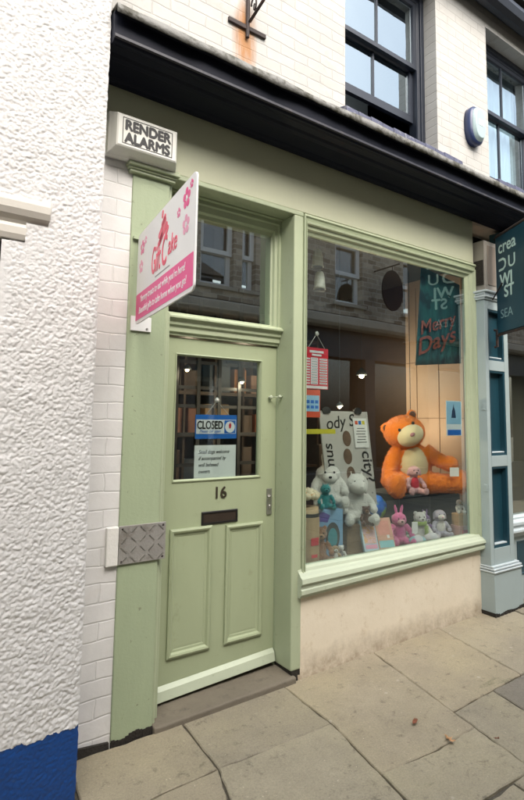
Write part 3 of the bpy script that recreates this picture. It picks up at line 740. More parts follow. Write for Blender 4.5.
# oval sign hanging over there
ov = thing('oval_sign', 'dark oval sign on an iron arm reflected in the shop window', 'sign', (6.95,-4.5,3.7))
b = MB(); segs = 28
b.poly([(.30*math.cos(2*math.pi*k/segs), .42*math.sin(2*math.pi*k/segs)) for k in range(segs)], .03, FX(6.95,-4.47,4.15))
b.build('sign_board', M_navy, ov)
MB().tube([(6.95,-4.99,4.66),(6.95,-4.3,4.66)], .015).tube([(6.95,-4.485,4.66),(6.95,-4.485,4.57)], .008).build('sign_arm', M_iron, ov)

exec_marker = None
# ================================================================== THINGS ON THE FACADE
# burglar alarm box
al = thing('alarm_box', 'white box lettered RENDER ALARMS above the left pilaster capital', 'alarm', (-.04,0,2.9))
b = MB()
x0, x1, z0, z1 = -.235, .165, 2.885, 3.125
b.hexa([(x0,-.008,z0),(x1,-.008,z0),(x1,-.001,z0),(x0,-.001,z0),(x0,-.008,z1),(x1,-.008,z1),(x1,-.001,z1),(x0,-.001,z1)])
b.build('back_plate', M_white_pl, al, bevel=.003)
b = MB().panel(x0+.004, x1-.004, z0+.003, z1-.003, [(0,-.0085),(0,-.045),(.008,-.06),(.026,-.105),(.034,-.11)])
b.build('cover', M_white_pl, al, bevel=.004)
b = MB().frame(-.176, .106, 2.932, 3.078, [(0,-.1085),(0,-.1112),(.004,-.1112),(.004,-.1085)]); b.build('label_border', M_black, al)
for s_, z in (('RENDER', 3.012), ('ALARMS', 2.943)): text('lettering', s_, .077, M_black, al, FX(-.035, -.1112, z), align='CENTER', sx=.90, bold=.0042)
# oval alarm sounder high on the brick
sd = thing('alarm_sounder', 'oval alarm box with navy back and pale face on the upper brick wall', 'alarm', (3.08,0,4.2))
def oval(n, rx, rz, y0, y1, sh=1):
    b = MB(); pts = []
    for k in range(32):
        a = 2*math.pi*k/32; c, s_ = math.cos(a), math.sin(a)
        pts.append((rx*abs(c)**.75*math.copysign(1,c), rz*abs(s_)**.85*math.copysign(1,s_)))
    A = [b.bm.verts.new((3.08+px_, y0, 4.19+pz)) for px_, pz in pts]; B_ = [b.bm.verts.new((3.08+px_*sh, y1+.02, 4.19+pz*sh)) for px_, pz in pts]; C_ = [b.bm.verts.new((3.08+px_*sh*.85, y1, 4.19+pz*sh*.88)) for px_, pz in pts]
    for k in range(32):
        b.bm.faces.new((A[k],A[(k+1)%32],B_[(k+1)%32],B_[k])); b.bm.faces.new((B_[k],B_[(k+1)%32],C_[(k+1)%32],C_[k]))
    b.bm.faces.new(A); b.bm.faces.new(C_); return b
oval(0, .112, .18, 0, -.075).build('back_shell', mat('navy_plastic', (.02,.035,.10), .35, .1, 5, 50, 0), sd, smooth=True)
oval(0, .092, .160, -.07, -.105, .94).build('face', mat('pale_mint_plastic', (.34,.44,.45), .35, .15, 9, 50, 0), sd, bevel=.004)
MB().box(3.04,3.12,-.1075,-.1055,4.17,4.225).build('emblem', mat('faded_emblem', (.75,.80,.78), .4, .1, 9, 50, 0), sd)
# wrought iron bracket with rust runs
br = thing('iron_bracket', 'rusty wrought iron sign bracket with scroll fixed to upper brick wall', 'bracket', (.64,0,4.05))
MB().box(.50, .785, -.018, -.001, 4.015, 4.045).build('cross_bar', M_iron, br, bevel=.003)
MB().tube([(.640,-.016,3.96),(.640,-.02,4.5)], .013).build('wall_bar', M_iron, br)
MB().tube([(.645,-.03,4.06),(.68,-.14,4.16),(.69,-.3,4.32),(.69,-.5,4.45)], .010).build('stay', M_iron, br, smooth=True)
b = MB(); pts = []
for k in range(40):
    a = k/39*4.4*math.pi/2; r_ = .055*(1-.012*k)
    pts.append((.655+.015*k/39, -.06+ r_*.5*math.cos(a), 4.175+ r_*math.sin(a)))
MB().tube(pts, .006, 6).build('scroll', M_iron, br, smooth=True)

# projecting white and pink shop sign
E0 = Vector((-.03,-.02,1.985)); ed = Vector((-.112,-.994,0)).normalized(); SW, SH = .915, .492
sg = thing('projecting_sign', 'white and pink swinging shop sign with a cake logo projecting from the pilaster', 'sign', tuple(E0))
SB = basis(E0, ed, (0,0,1)); nrm = SB.to_3x3().col[2]
def rrect(u0,u1,v0,v1,r,n=5):
    o = []
    for cx_, cy_, a0 in ((u1-r,v0+r,-90),(u1-r,v1-r,0),(u0+r,v1-r,90),(u0+r,v0+r,180)):
        for k in range(n+1):
            a = R(a0+90*k/n); o.append((cx_+r*math.cos(a), cy_+r*math.sin(a)))
    return o
MB().poly(rrect(0,SW,0,SH,.028), .008, SB @ Matrix.Translation((0,0,-.004))).build('sign_panel', M_white, sg)
S1 = SB @ Matrix.Translation((0,0,.0044))
MB().poly(rrect(.006,SW-.012,.018,.158,.006), .0008, S1).build('pink_band', M_pink, sg)
for s_, v in (("Yummy treats to eat while you're here!", .106), ("Beautiful gifts to take home when you go!", .046)):
    text('lettering', s_, .048, M_white, sg, S1 @ Matrix.Translation((SW*.49,v,.001)), shear=.2, align='CENTER', sx=.93, off=.0006)
text('logo_lettering', 'Gift', .19, M_pinklogo, sg, S1 @ Matrix.Translation((.285,.205,.0004)), shear=.12, sx=.52, bold=.0015)
text('logo_lettering', 'C', .20, M_pinklogo, sg, S1 @ Matrix.Translation((.455,.205,.0004)), shear=.1, sx=.6, bold=.0025)
text('logo_lettering', 'ake', .125, M_pinklogo, sg, S1 @ Matrix.Translation((.555,.235,.0004)), shear=.2, sx=.75, bold=.0012)
text('lettering', 'BOUTIQUE', .026, M_ink, sg, S1 @ Matrix.Translation((.47,.172,.0004)), align='CENTER', sx=1.5) if False else None
b = MB()
def strip(cx_, cy_, L, wd, ang):
    MM = S1 @ Matrix.Translation((cx_,cy_,0)) @ Matrix.Rotation(R(ang),4,'Z'); b.poly(rrect(-L/2,L/2,-wd/2,wd/2,wd*.49), .001, MM)
strip(.455,.462,.04,.024,75); strip(.475,.425,.075,.026,32); strip(.455,.395,.13,.032,30); strip(.47,.362,.15,.030,28); strip(.43,.345,.09,.026,26); strip(.53,.358,.06,.028,40)
b.build('cake_logo', M_pinklogo, sg)
b = MB()
for k in range(26): b.poly([(.36+k*.009,.176),(.364+k*.009,.176),(.364+k*.009,.183),(.36+k*.009,.183)], .0006, S1)
b.build('small_print', M_ink, sg)
def flower(u, v, r, mt):
    b = MB()
    for k in range(5):
        a = 2*math.pi*k/5+.3; cx_, cy_ = u+r*.62*math.cos(a), v+r*.62*math.sin(a)
        b.poly([(cx_+r*.36*math.cos(2*math.pi*j/12), cy_+r*.36*math.sin(2*math.pi*j/12)) for j in range(12)], .0006+.0001*k, S1)
    b.build('flower_print', mt, sg)
    MB().poly([(u+r*.2*math.cos(2*math.pi*j/10), v+r*.2*math.sin(2*math.pi*j/10)) for j in range(10)], .0013, S1).build('flower_centre', M_white, sg)
M_midpink = mat('mid_pink_print', (.74,.16,.34), .4, .05, 6, 60, 0)
for u, v, r_, mt in ((.10,.40,.042,M_midpink),(.16,.425,.022,M_palepink),(.085,.30,.038,M_palepink),(.80,.415,.048,M_pink),(.70,.385,.024,M_midpink),(.80,.30,.046,M_palepink),(.86,.455,.02,M_pink)): flower(u, v, r_, mt)
MB().box(-.055, .06, -.012, -.001, 1.955, 2.035).build('bracket_plate', M_white, sg, bevel=.002)
MB().tube([(.035,-.012,1.97),(.035,-.016,1.97)], .006).build('bolt', M_chrome, sg)
MB().box(-.06, .03, -.02, -.001, 2.46, 2.478).build('bracket_plate', M_green2, sg, bevel=.002)

# teal hanging sign of the neighbour
H0 = Vector((3.18,-.16,2.262)); hd = Vector((-.46,-.888,0)).normalized()
hg = thing('hanging_sign', 'dark teal hanging sign with pale lettering beside grey blue pilaster', 'sign', tuple(H0))
HB = basis(H0, hd, (0,0,1))
MB().poly([(0,0),(.50,0),(.50,.85),(0,.85)], .03, HB @ Matrix.Translation((0,0,-.015))).build('sign_board', M_tealsign, hg, bevel=.003)
H1 = HB @ Matrix.Translation((0,0,.0155))
text('lettering', 'crea', .155, M_mint_letter, hg, H1 @ Matrix.Translation((.045,.695,0)), off=.002, sx=1.0)
dd_ = [(.05,.0),(.12,.0),(.155,.02),(.165,.055),(.155,.09),(.12,.11),(.05,.11),(.05,.09),(.115,.09),(.138,.075),(.143,.055),(.138,.035),(.115,.02),(.05,.02)]
MB().poly([(x_,y_+.535) for x_,y_ in dd_], .001, H1).build('lettering', M_mint_letter, hg)
text('lettering', 'U', .15, M_mint_letter, hg, H1 @ Matrix.Translation((.19,.535,0)), off=.001, sx=1.1)
text('lettering', 'WI', .15, M_mint_letter, hg, H1 @ Matrix.Translation((.06,.40,0)), bold=.004)
text('lettering', 'ST', .14, M_mint_letter, hg, H1 @ Matrix.Translation((.12,.295,0)), bold=.004)
text('lettering', 'SEA', .11, M_dim_letter, hg, H1 @ Matrix.Translation((.055,.12,0)), off=-.001, sx=1.05)
e1 = H0+hd*.55
MB().tube([(3.25,-.10,2.25), H0+Vector((0,0,-.012)), e1+Vector((0,0,-.012))], .012).build('lower_arm', M_iron, hg)
MB().tube([(3.2,-.10,2.30),(3.2,-.125,2.30),(3.2,-.125,2.15),(3.2,-.10,2.15)], .012).build('wall_fixing', M_iron, hg)
MB().tube([H0+Vector((0,0,.87)), e1+Vector((0,0,.87))], .014).tube([(3.25,-.10,3.14),H0+Vector((0,0,.87))], .014).build('upper_arm', M_iron, hg)
MB().tube([(3.17,-.11,2.57), tuple(H0+hd*.10+Vector((-.03,0,.42)))], .006).build('stay_wire', M_iron, hg)

# fallen leaves
M_leaf1 = mat('brown_leaf', (.20,.06,.025), .6, .3, 40, 60, .2); M_leaf2 = mat('tan_leaf', (.48,.27,.13), .6, .3, 40, 60, .2)
def leaf_obj(x, y, rz, s_, mt, label, lobes):
    b = MB(); pts = []
    n = 30
    for k in range(n):
        a = 2*math.pi*k/n; r_ = s_*(.75+.3*math.cos(2*a) + (.28*math.cos(5*a) if lobes else 0))
        pts.append((r_*math.cos(a), r_*.75*math.sin(a)))
    c = b.bm.verts.new((0,0,.006)); vs = [b.bm.verts.new((px_,py_,.004+.35*abs(py_)+.01*random.random())) for px_,py_ in pts]
    for k in range(n): b.bm.faces.new((c,vs[k],vs[(k+1)%n]))
    b.tube([(s_*.9,0,.006),(s_*1.6,.004,.010)], .0012, 5)
    o = b.build('fallen_leaf', mt, None, (0,0,0), smooth=True); o.location = (x,y,gz(x,y)+.006); o.rotation_euler = (.1,.05,rz)
    md = o.modifiers.new('solid','SOLIDIFY'); md.thickness = .0008
    tag(o, label, 'leaf')
leaf_obj(1.325, -.753, .5, .027, M_leaf1, 'dark brown oval fallen leaf lying in the middle of a paving slab', False)
leaf_obj(1.343, -.966, 1.2, .032, M_leaf2, 'pale tan lobed fallen leaf lying across a joint between paving slabs', True)
leaf_obj(1.55, -1.10, 2.2, .010, M_leaf1, 'tiny dark leaf scrap on the paving joint beside the dark slab', False)

# ================================================================== NOTICES IN THE DOOR AND WINDOW
# CLOSED sign
cs = thing('closed_sign', 'blue and white CLOSED sign hanging by a cord inside the door glass', 'sign', (.60,.23,1.36))
CY = .2125; GYD = DY+.024
cs.location = (.603,.213,1.36)
MB().box(.455, .752, CY, CY+.004, 1.362, 1.512).build('sign_card', M_bluep, cs)
MB().box(.462, .652, CY-.0012, CY-.0002, 1.393, 1.482).box(.652,.746,CY-.0011,CY-.0002,1.393,1.482).build('white_field', M_white, cs)
text('lettering', 'CLOSED', .070, M_black, cs, FX(.558, CY-.002, 1.424), align='CENTER', sx=.70, bold=.0022)
text('lettering', 'Please call again', .026, M_bluep, cs, FX(.558, CY-.002, 1.401), shear=.3, align='CENTER', sx=.9)
ckd = MB().box(.660, .742, CY-.0020, CY-.0013, 1.396, 1.478).build('clock_square', M_bluep, cs)
MB().poly([(.036*math.cos(2*math.pi*k/24),.036*math.sin(2*math.pi*k/24)) for k in range(24)], .0005, FX(.701, CY-.0023, 1.436)).build('clock_face', M_white, ckd)
MB().poly([(-.004,-.012),(.006,-.012),(.012,.010),(.004,.026),(-.008,.012)], .0006, FX(.699, CY-.003, 1.438)).build('clock_hands', M_red, ckd)
MB().tube([(.53,CY+.002,1.512),(.603,CY+.002,1.60)], .0018, 5).tube([(.603,CY+.002,1.60),(.695,CY+.002,1.512)], .0018, 5).build('cord', M_cord, cs)
MB().lathe((0,0,0), [(.004,0),(.017,.002),(.012,.006),(.004,.012)]).build('suction_hook', M_cord, cs, local=True)
hk = bpy.data.objects['suction_hook']; hk.rotation_euler = (R(90),0,0); hk.location = Vector((.603,CY,1.605))-wloc(cs)
# dog notice
dn = thing('paper_notice', 'white paper notice with cursive writing taped inside the door glass below CLOSED sign', 'notice', (.60,.215,1.12))
MB().box(.455, .750, CY+.001, CY+.0022, 1.108, 1.322).build('paper', M_white, dn)
for s_, z in (('Small dogs welcome',1.270),('if accompanied by',1.230),('well behaved',1.190),('owners',1.150)):
    text('lettering', s_, .034, M_black, dn, FX(.482, CY+.0003, z), shear=.35, sx=.78)
# red price list
rl = thing('price_list', 'red hanging list with rows of white strips inside the shop window top left', 'notice', (1.30,.06,1.69))
RY = .062
MB().box(1.185, 1.402, RY, RY+.004, 1.700, 1.988).build('board', M_red, rl)
b = MB(); b.box(1.235,1.36,RY-.001,RY-.0001,1.952,1.968).box(1.255,1.34,RY-.001,RY-.0001,1.930,1.944).box(1.19,1.396,RY-.001,RY-.0001,1.704,1.722)
for k in range(10):
    z = 1.735+k*.0188
    b.box(1.192,1.238,RY-.001,RY-.0001,z,z+.008).box(1.246,1.308,RY-.0012,RY-.0001,z-.002,z+.0145).box(1.325,1.392,RY-.001,RY-.0001,z,z+.0115)
b.build('white_strips', M_sticker, rl)
b = MB()
for k in range(10):
    z = 1.739+k*.0188
    b.box(1.252,1.302,RY-.0018,RY-.0013,z,z+.004).box(1.33,1.386,RY-.0018,RY-.0011,z,z+.004)
b.build('small_print', M_ink, rl)
MB().tube([(1.225,RY,1.988),(1.295,RY,2.085)], .0018, 5).tube([(1.295,RY,2.085),(1.37,RY,1.988)], .0018, 5).ell((1.295,RY-.006,2.088),(.016,.006,.016)).build('cord', M_cord, rl)
# orange card below
oc = thing('orange_card', 'orange edged card with blue picture on window glass under red list', 'notice', (1.25,.05,1.51))
MB().box(1.187, 1.322, .052, .0535, 1.505, 1.693).build('card', M_orangered, oc)
MB().box(1.192, 1.314, .0510, .0518, 1.545, 1.655).build('picture', M_skyp, oc)
b = MB()
for k in range(3): b.box(1.2+k*.038,1.228+k*.038,.0503,.0508,1.60,1.622).box(1.2+k*.038,1.228+k*.038,.0503,.0508,1.565,1.585)
b.build('picture_blocks', M_bluep, oc)
tag(MB().box(1.187, 1.47, .060, .061, 1.392, 1.425).build('yellow_tape', M_yellow, None, (1.187,.06,1.392)), 'yellow strip of tape across lower left of shop window glass', 'tape')
# blue sticker
bs = thing('window_sticker', 'pale blue and white rectangular sticker on right side of shop window', 'sticker', (2.79,.043,1.37))
MB().box(2.685, 2.895, .0425, .0435, 1.370, 1.665).build('sticker', M_sticker, bs)
MB().box(2.692, 2.888, .0418, .0424, 1.468, 1.658).build('picture', M_skyp, bs)
MB().box(2.70, 2.88, .0415, .0424, 1.376, 1.420).build('blue_band', M_bluep, bs)
MB().poly([(0,0),(.06,.0),(.05,.06),(.035,.09),(.03,.12),(.025,.09),(.01,.06)], .0006, FX(2.755,.0414,1.52)).build('emblem', mat('navy_print', (.02,.05,.13), .5, .1, 6, 60, 0), bs)
# teal poster high on the right
po = thing('wall_poster', 'teal pleated poster with red brush lettering at upper right of shop window', 'poster', (2.75,.2,2.0))
def pj(u, v): return (2.41+.09*v+(.62-.09*v)*u, .13+.012*math.sin(u*40)*max(0,(.35-v)), 1.95+.06*u+.86*v-.14*u*v)
b = MB(); g = {}
for i in range(61):
    for j in range(13): g[i,j] = b.bm.verts.new(pj(i/60, j/12))
for i in range(60):
    for j in range(12): b.bm.faces.new((g[i,j],g[i+1,j],g[i+1,j+1],g[i,j+1]))
def poster_mat():
    mt, t, p, o = new_mat('teal_poster')
    c = mixc(t, ramp(t, noise(t, 3, 5, .6, sc3=(4,1,1)), .35, .65), (.008,.04,.052), (.02,.11,.115))
    c = mixc(t, ramp(t, noise(t, 6, 3, .5), .60, .66), c, (.006,.02,.03))
    t.links.new(c, p.inputs['Base Color']); p.inputs['Roughness'].default_value = .5; return mt
ps = b.build('poster_sheet', poster_mat(), po, smooth=True)
md = ps.modifiers.new('solid','SOLIDIFY'); md.thickness = .002; md.offset = 0
M_coral = mat('coral_brush_print', (.27,.075,.055), .5, .5, 30, 60, 0)
PT = basis((2.42,.119,2.10), (1,0,.33), (0,0,1))
text('lettering', 'Merry', .16, M_coral, po, basis((2.46,.116,2.21), (1,0,.30), (-.3,0,1)), shear=.3, off=.002, sx=1.25)
text('lettering', 'Days', .19, M_coral, po, basis((2.42,.116,2.03), (1,0,.34), (-.3,0,1)), shear=.3, off=.002, sx=1.45)
# lettered board behind the toys
bd = thing('lettered_board', 'grey white board with black hand lettering round photo ovals behind the white toys', 'sign', (1.85,.40,.5))
BY = .36
def bp(u, v):  # u,v in 0..1 over the leaning board
    x = 1.566+.51*u + .06*(1-v); z = .82+.74*v; return (x, BY-.05*(1-v), z)
b = MB(); 
q = [Vector(bp(0,0)),Vector(bp(1,0)),Vector(bp(1,1)),Vector(bp(0,1))]; o_ = Vector((0,.012,0))
b.hexa([q[0],q[1],q[1]+o_,q[0]+o_,q[3],q[2],q[2]+o_,q[3]+o_]); b.build('board', mat('grey_white_board', (.50,.48,.45), .6, .1, 5, 60, 0), bd)
MB().box(1.62,1.66,.42,.45,.49,1.3).box(2.0,2.04,.42,.45,.49,1.3).build('easel_leg', M_wood, bd)
BB = basis(Vector(bp(0,0))+Vector((0,-.0015,0)), Vector(bp(1,0))-Vector(bp(0,0)), Vector(bp(0,1))-Vector(bp(0,0)))
text('lettering', 'ody S', .135, M_black, bd, BB @ Matrix.Translation((.055,.60,0)) @ Matrix.Rotation(R(6),4,'Z'), shear=.2, sx=1.0, off=.001)
text('lettering', 'city?', .15, M_black, bd, BB @ Matrix.Translation((.40,.43,0)) @ Matrix.Rotation(R(-86),4,'Z'), shear=.1, sx=.95, off=.002)
text('lettering', 'mus', .13, M_black, bd, BB @ Matrix.Translation((.10,.28,0)) @ Matrix.Rotation(R(92),4,'Z'), shear=.1, off=.001)
b = MB()
for k in range(12):
    b.poly([(.03+.04*k+.007*math.cos(2*math.pi*j/8), .045+.05*(k%2)+.007*math.sin(2*math.pi*j/8)) for j in range(8)], .0006, BB)
b.build('dot_pattern', M_ink, bd)
M_photo = mat('sepia_photo', (.16,.10,.065), .5, .6, 14, 60, 0)
for k, (u, v) in enumerate(((.255,.53),(.245,.39),(.26,.25))):
    MB().poly([(u+.045*math.cos(2*math.pi*j/20), v+.062*math.sin(2*math.pi*j/20)) for j in range(20)], .0008, BB).build('photo_oval', M_photo, bd)
for u in (.07,.40): 
    MB().poly([(u-.03,.725),(u+.03,.725),(u+.045,.755),(u+.015,.775),(u-.015,.775),(u-.045,.755)], .01, BB).build('bulldog_clip', M_black, bd)
nt_ = thing('white_notice', 'white printed notice clipped to the upper right of the lettered board', 'notice', (1.97,.34,1.29))
N1 = BB @ Matrix.Translation((.335,.455,.004))
MB().poly([(0,0),(.15,0),(.15,.235),(0,.235)], .001, N1).build('paper', M_white, nt_)
b = MB()
for k in range(6): b.poly([(.02+.008*(k%3),.04+k*.022),(.13-.01*(k%2),.04+k*.022),(.13-.01*(k%2),.047+k*.022),(.02+.008*(k%3),.047+k*.022)], .0005, N1 @ Matrix.Translation((0,0,.0012)))
b.build('small_print', M_ink, nt_)
for k, mt in enumerate((M_orangered, M_bluep, M_yellow)):
    MB().poly([(.02+k*.038,.185),(.05+k*.038,.185),(.05+k*.038,.215),(.02+k*.038,.215)], .0006, N1 @ Matrix.Translation((0,0,.0012))).build('coloured_mark', mt, nt_)
# hanging white bell shades
bl = thing('bell_shade', 'upper of two white bell shaped ornaments hanging inside window top left', 'ornament', (1.481,.28,2.65))
MB().lathe((0,0,0), [(.006,.145),(.02,.14),(.034,.12),(.040,.08),(.043,.02),(.048,.0),(.040,.004)]).build('shade', M_white_pl, bl, local=True, smooth=True)
MB().lathe((0,0,0), [(.036,.0),(.046,-.012),(.02,-.018)]).build('rim', M_rubber, bl, local=True, smooth=True)
MB().tube([(0,0,.14),(0,0,.19)], .002, 5).build('cord', M_cord, bl, local=True)
b2 = copy_tree(bl); b2.location = (1.502,.28,2.48); b2['label'] = 'lower of two white bell shaped ornaments hanging inside window top left'
bl['group'] = b2['group'] = 'white bells hanging in the window'

# ================================================================== TOYS AND GOODS IN THE DISPLAY
def fur(name, col, var=.22):
    return mat(name, col, .95, var, 22, 170, .9, .012, sheen=.5)
F = dict(brown=fur('brown_fur', (.30,.125,.045)), white=fur('white_fur', (.86,.84,.80),.06), cream=fur('cream_fur', (.80,.70,.44),.1), orange=fur('orange_fur', (.95,.25,.012), .12),
         pink=fur('pink_fur', (.80,.18,.42)), palepink=fur('pale_pink_fur', (.78,.45,.46)), teal=fur('teal_fur', (.03,.32,.34)), lilac=fur('lilac_fur', (.58,.55,.68)), dark=fur('dark_fur', (.12,.05,.03)),
         grey=fur('grey_fur',(.25,.25,.26)), magenta=fur('magenta_fur',(.62,.10,.34)), green=fur('lime_fleece',(.35,.50,.10)))
def V(*a): return Vector(a)
def curve3(p, s, n=7):      # quadratic curve through a limb's three joints
    a, b_, c = (Vector(q)*s for q in p); k = 2*b_-(a+c)/2
    return [a*(1-t)**2+k*2*t*(1-t)+c*t*t for t in (i/(n-1) for i in range(n))]
def taper(a, b_, c, n=7): return [a+(b_-a)*min(1,2*i/(n-1))+(c-b_)*max(0,2*i/(n-1)-1) for i in range(n)]
FUZZ = bpy.data.textures.new('fuzz','CLOUDS'); FUZZ.noise_scale = .014; FUZZ.noise_depth = 2; FUZZ.contrast = 1.5
def plush(name, label, loc, h, rz, body, belly=None, muzzle=None, ears='round', earcol=None, arms=None, legs=None, head=None, tilt=0, nose=M_black, fat=1.0, ear_in=None, big=1.0, limb=1.0, snout=1.0):
    t = thing(name, label, 'soft toy', loc, rz)
    s = h
    hc = V(*(head or (0,-.03,.74)))*s
    b = MB()
    b.ell(V(0,0,.34)*s, (.20*s*fat,.165*s*fat,.30*s)).ell(V(0,.0,.16)*s, (.215*s*fat,.19*s*fat,.17*s)).ell(hc, (.205*s*big,.185*s*big,.185*s*(big+1)/2)).tube([V(0,0,.5)*s, hc], [.13*s,.12*s], 10)
    for k, sg_ in enumerate((-1,1)):
        ap = (arms or [[(-.17,-.04,.50),(-.27,-.12,.38),(-.29,-.22,.27)],[(.17,-.04,.50),(.27,-.12,.38),(.29,-.22,.27)]])[k]
        lp = (legs or [[(-.12,-.06,.12),(-.2,-.25,.10),(-.25,-.42,.09)],[(.12,-.06,.12),(.2,-.25,.10),(.25,-.42,.09)]])[k]
        b.tube(curve3(ap,s), taper(.085*s*limb,.07*s*limb,.066*s*limb), 12).ell(V(*ap[-1])*s, .078*s*limb, sub=2)
        b.tube(curve3(lp,s), taper(.11*s*limb,.09*s*limb,.085*s*limb), 12).ell(V(*lp[-1])*s + V(0,-.01,.03)*s, (.09*s*limb,.07*s*limb,.12*s*limb), sub=2)
    rot = Matrix.Rotation(R(tilt),3,'Y')
    hp = lambda x,y,z: hc + rot @ (V(x,y,z)*s)
    if ears == 'round':
        for sg_ in (-1,1): b.ell(hp(sg_*.15*big,.0,.15), (.07*s,.035*s,.07*s), rot, 2)
    elif ears == 'long':
        for sg_ in (-1,1): b.ell(hp(sg_*.08,.02,.25), (.045*s,.03*s,.16*s), Matrix.Rotation(R(12*sg_),3,'Y'), 2)
    elif ears == 'flop':
        for sg_ in (-1,1): b.ell(hp(sg_*.20,-.02,-.02), (.05*s,.05*s,.14*s), Matrix.Rotation(R(-14*sg_),3,'Y'), 2)
    elif ears == 'horn':
        for sg_ in (-1,1): b.tube([hp(sg_*.09,0,.14),hp(sg_*.12,0,.26)], [.035*s,.012*s], 8)
    bo = b.build('body', body, t, local=True, remesh=max(.0035,.013*s))
    md = bo.modifiers.new('fuzz','DISPLACE'); md.texture = FUZZ; md.strength = min(.007,.018*s); md.mid_level = .5; md.texture_coords = 'LOCAL'
    fuzz(bo, t, max(.005,.018*s), 30000/(.3+3*s))
    if belly:
        bl_ = MB().ell(V(0,-.055,.335)*s, (.16*s*fat,.140*s*fat,.27*s), sub=4).build('belly', belly, t, local=True, smooth=True); fuzz(bl_, t, max(.004,.012*s), 30000/(.3+3*s))
    mz = muzzle or body
    MB().ell(hp(0,-.155*big,-.045), (.105*s*big**2*(1+.25*(snout-1)),.085*s*big*snout,.08*s*big**2*(1+.35*(snout-1))), rot, 3).build('muzzle', mz, t, local=True, smooth=True)
    MB().ell(hp(0,-.238*big-.08*big*(snout-1),-.018*big*big), (.034*s,.02*s,.024*s), rot, 2).build('nose', nose, t, local=True, smooth=True)
    for sg_ in (-1,1): MB().ell(hp(sg_*.075*big,-.168*big,.045*big**2.2), (.02*s,.014*s,.022*s), rot, 2).build('eye', M_black, t, local=True, smooth=True)
    if ear_in and ears == 'round':
        for sg_ in (-1,1): MB().ell(hp(sg_*.15*big,-.03,.15), (.045*s,.012*s,.045*s), rot, 2).build('inner_ear', ear_in, t, local=True, smooth=True)
    return t
rng = np.random.default_rng(5)
def fuzz(o, parent, length, dens):
    # short pile: thin blades scattered over a toy's surface
    dg = bpy.context.evaluated_depsgraph_get(); ev = o.evaluated_get(dg); me = ev.to_mesh(); me.calc_loop_triangles()
    co_ = np.empty(len(me.vertices)*3); me.vertices.foreach_get('co', co_); co_ = co_.reshape(-1,3)
    tr_ = np.empty(len(me.loop_triangles)*3, int); me.loop_triangles.foreach_get('vertices', tr_); tr_ = tr_.reshape(-1,3)
    ev.to_mesh_clear()
    A, B_, C_ = co_[tr_[:,0]], co_[tr_[:,1]], co_[tr_[:,2]]
    nn = np.cross(B_-A, C_-A); ar = np.linalg.norm(nn, axis=1)/2+1e-12; n = min(16000, int(ar.sum()*dens))
    k = rng.choice(len(ar), n, p=ar/ar.sum()); u = rng.random((n,2)); f = u.sum(1) > 1; u[f] = 1-u[f]
    P = A[k]+(B_-A)[k]*u[:,:1]+(C_-A)[k]*u[:,1:]; Nn = nn[k]/(2*ar[k][:,None])
    dr = Nn + rng.normal(0,.45,(n,3)) + np.array([0,0,-.45]); dr /= np.linalg.norm(dr,axis=1)[:,None]
    sd_ = np.cross(dr, rng.normal(0,1,(n,3))); sd_ /= np.linalg.norm(sd_,axis=1)[:,None]+1e-9
    L = length*rng.uniform(.6,1.3,(n,1)); w_ = length*.16
    V_ = np.concatenate([P-sd_*w_-Nn*.001, P+sd_*w_-Nn*.001, P+dr*L], 1).reshape(-1,3)
    m2 = bpy.data.meshes.new('fur'); m2.from_pydata(V_.tolist(), [], np.arange(3*n).reshape(-1,3).tolist())
    m2.materials.append(o.data.materials[0]); f_ = bpy.data.objects.new('fur', m2); COL.objects.link(f_); f_.parent = o
DK = .49
CA = -.45     # turn toys a little towards the viewer
def goods(name, label, cat, loc, rz, size, mt, lean=0, group=None):
    t = thing(name, label, cat, loc, rz, group); sx, sy, sz = size
    o = MB().box(-sx/2,sx/2,-sy/2,sy/2,0,sz).build('box', mt, t, local=True, bevel=.003)
    t.rotation_euler = (lean,0,rz); return t
plush('teddy_bear', 'small brown teddy bear sitting low in the left front corner of the window', (1.44,.20,DK), .265, CA, F['brown'], None, fur('tan_muzzle',(.42,.22,.09)))
# tall bag with frothy topper
pb = thing('gift_canister', 'tall tan paper canister with black band and frothy cream top beside the door post', 'gift', (1.312,.17,DK))
MB().lathe((0,0,0), [(.078,0),(.082,.01),(.082,.32),(.074,.40)], 24).build('canister', mat('tan_card', (.50,.35,.20), .7, .1, 6, 40, .05), pb, local=True, smooth=True)
MB().lathe((0,0,.335), [(.0815,0),(.0835,.002),(.0825,.022),(.079,.024)], 24).build('band', M_black, pb, local=True)
b = MB()
for k in range(26):
    a = k*2.4; r_ = .075*math.sqrt(k/26); b.ell((r_*math.cos(a), r_*math.sin(a), .45+.045*math.cos(r_*16)+.01*random.random()), .026, sub=2)
b.build('topper', mat('cream_froth', (.75,.66,.48), .9, .1, 20, 90, .4, .006, stain=(.65,.28,.06), stain_t=(.56,.62), stain_sc=16), pb, local=True, smooth=True)
b = MB()
MB().box(-.035,.03,-.0845,-.081,.15,.20).build('red_print', M_red, pb, local=True)
MB().box(-.03,.02,-.0845,-.081,.07,.09).build('red_print', M_red, pb, local=True)
gb = goods('toy_box', 'pale blue toy box with a dark round picture standing behind the brown teddy', 'box', (1.575,.27,DK), -.35, (.20,.12,.35), mat('pale_blue_card', (.22,.42,.66), .5, .15, 6, 40, .03))
MB().poly([(.055*math.cos(2*math.pi*j/24), .10*math.sin(2*math.pi*j/24)) for j in range(24)], .001, FX(.02,-.0605,.16)).build('picture', M_rubber, gb, local=True)
MB().poly([(.036*math.cos(2*math.pi*j/24), .07*math.sin(2*math.pi*j/24)) for j in range(24)], .001, FX(.02,-.0618,.15)).build('picture', mat('teal_print',(.04,.30,.36),.5,.4,18,60,0), gb, local=True)
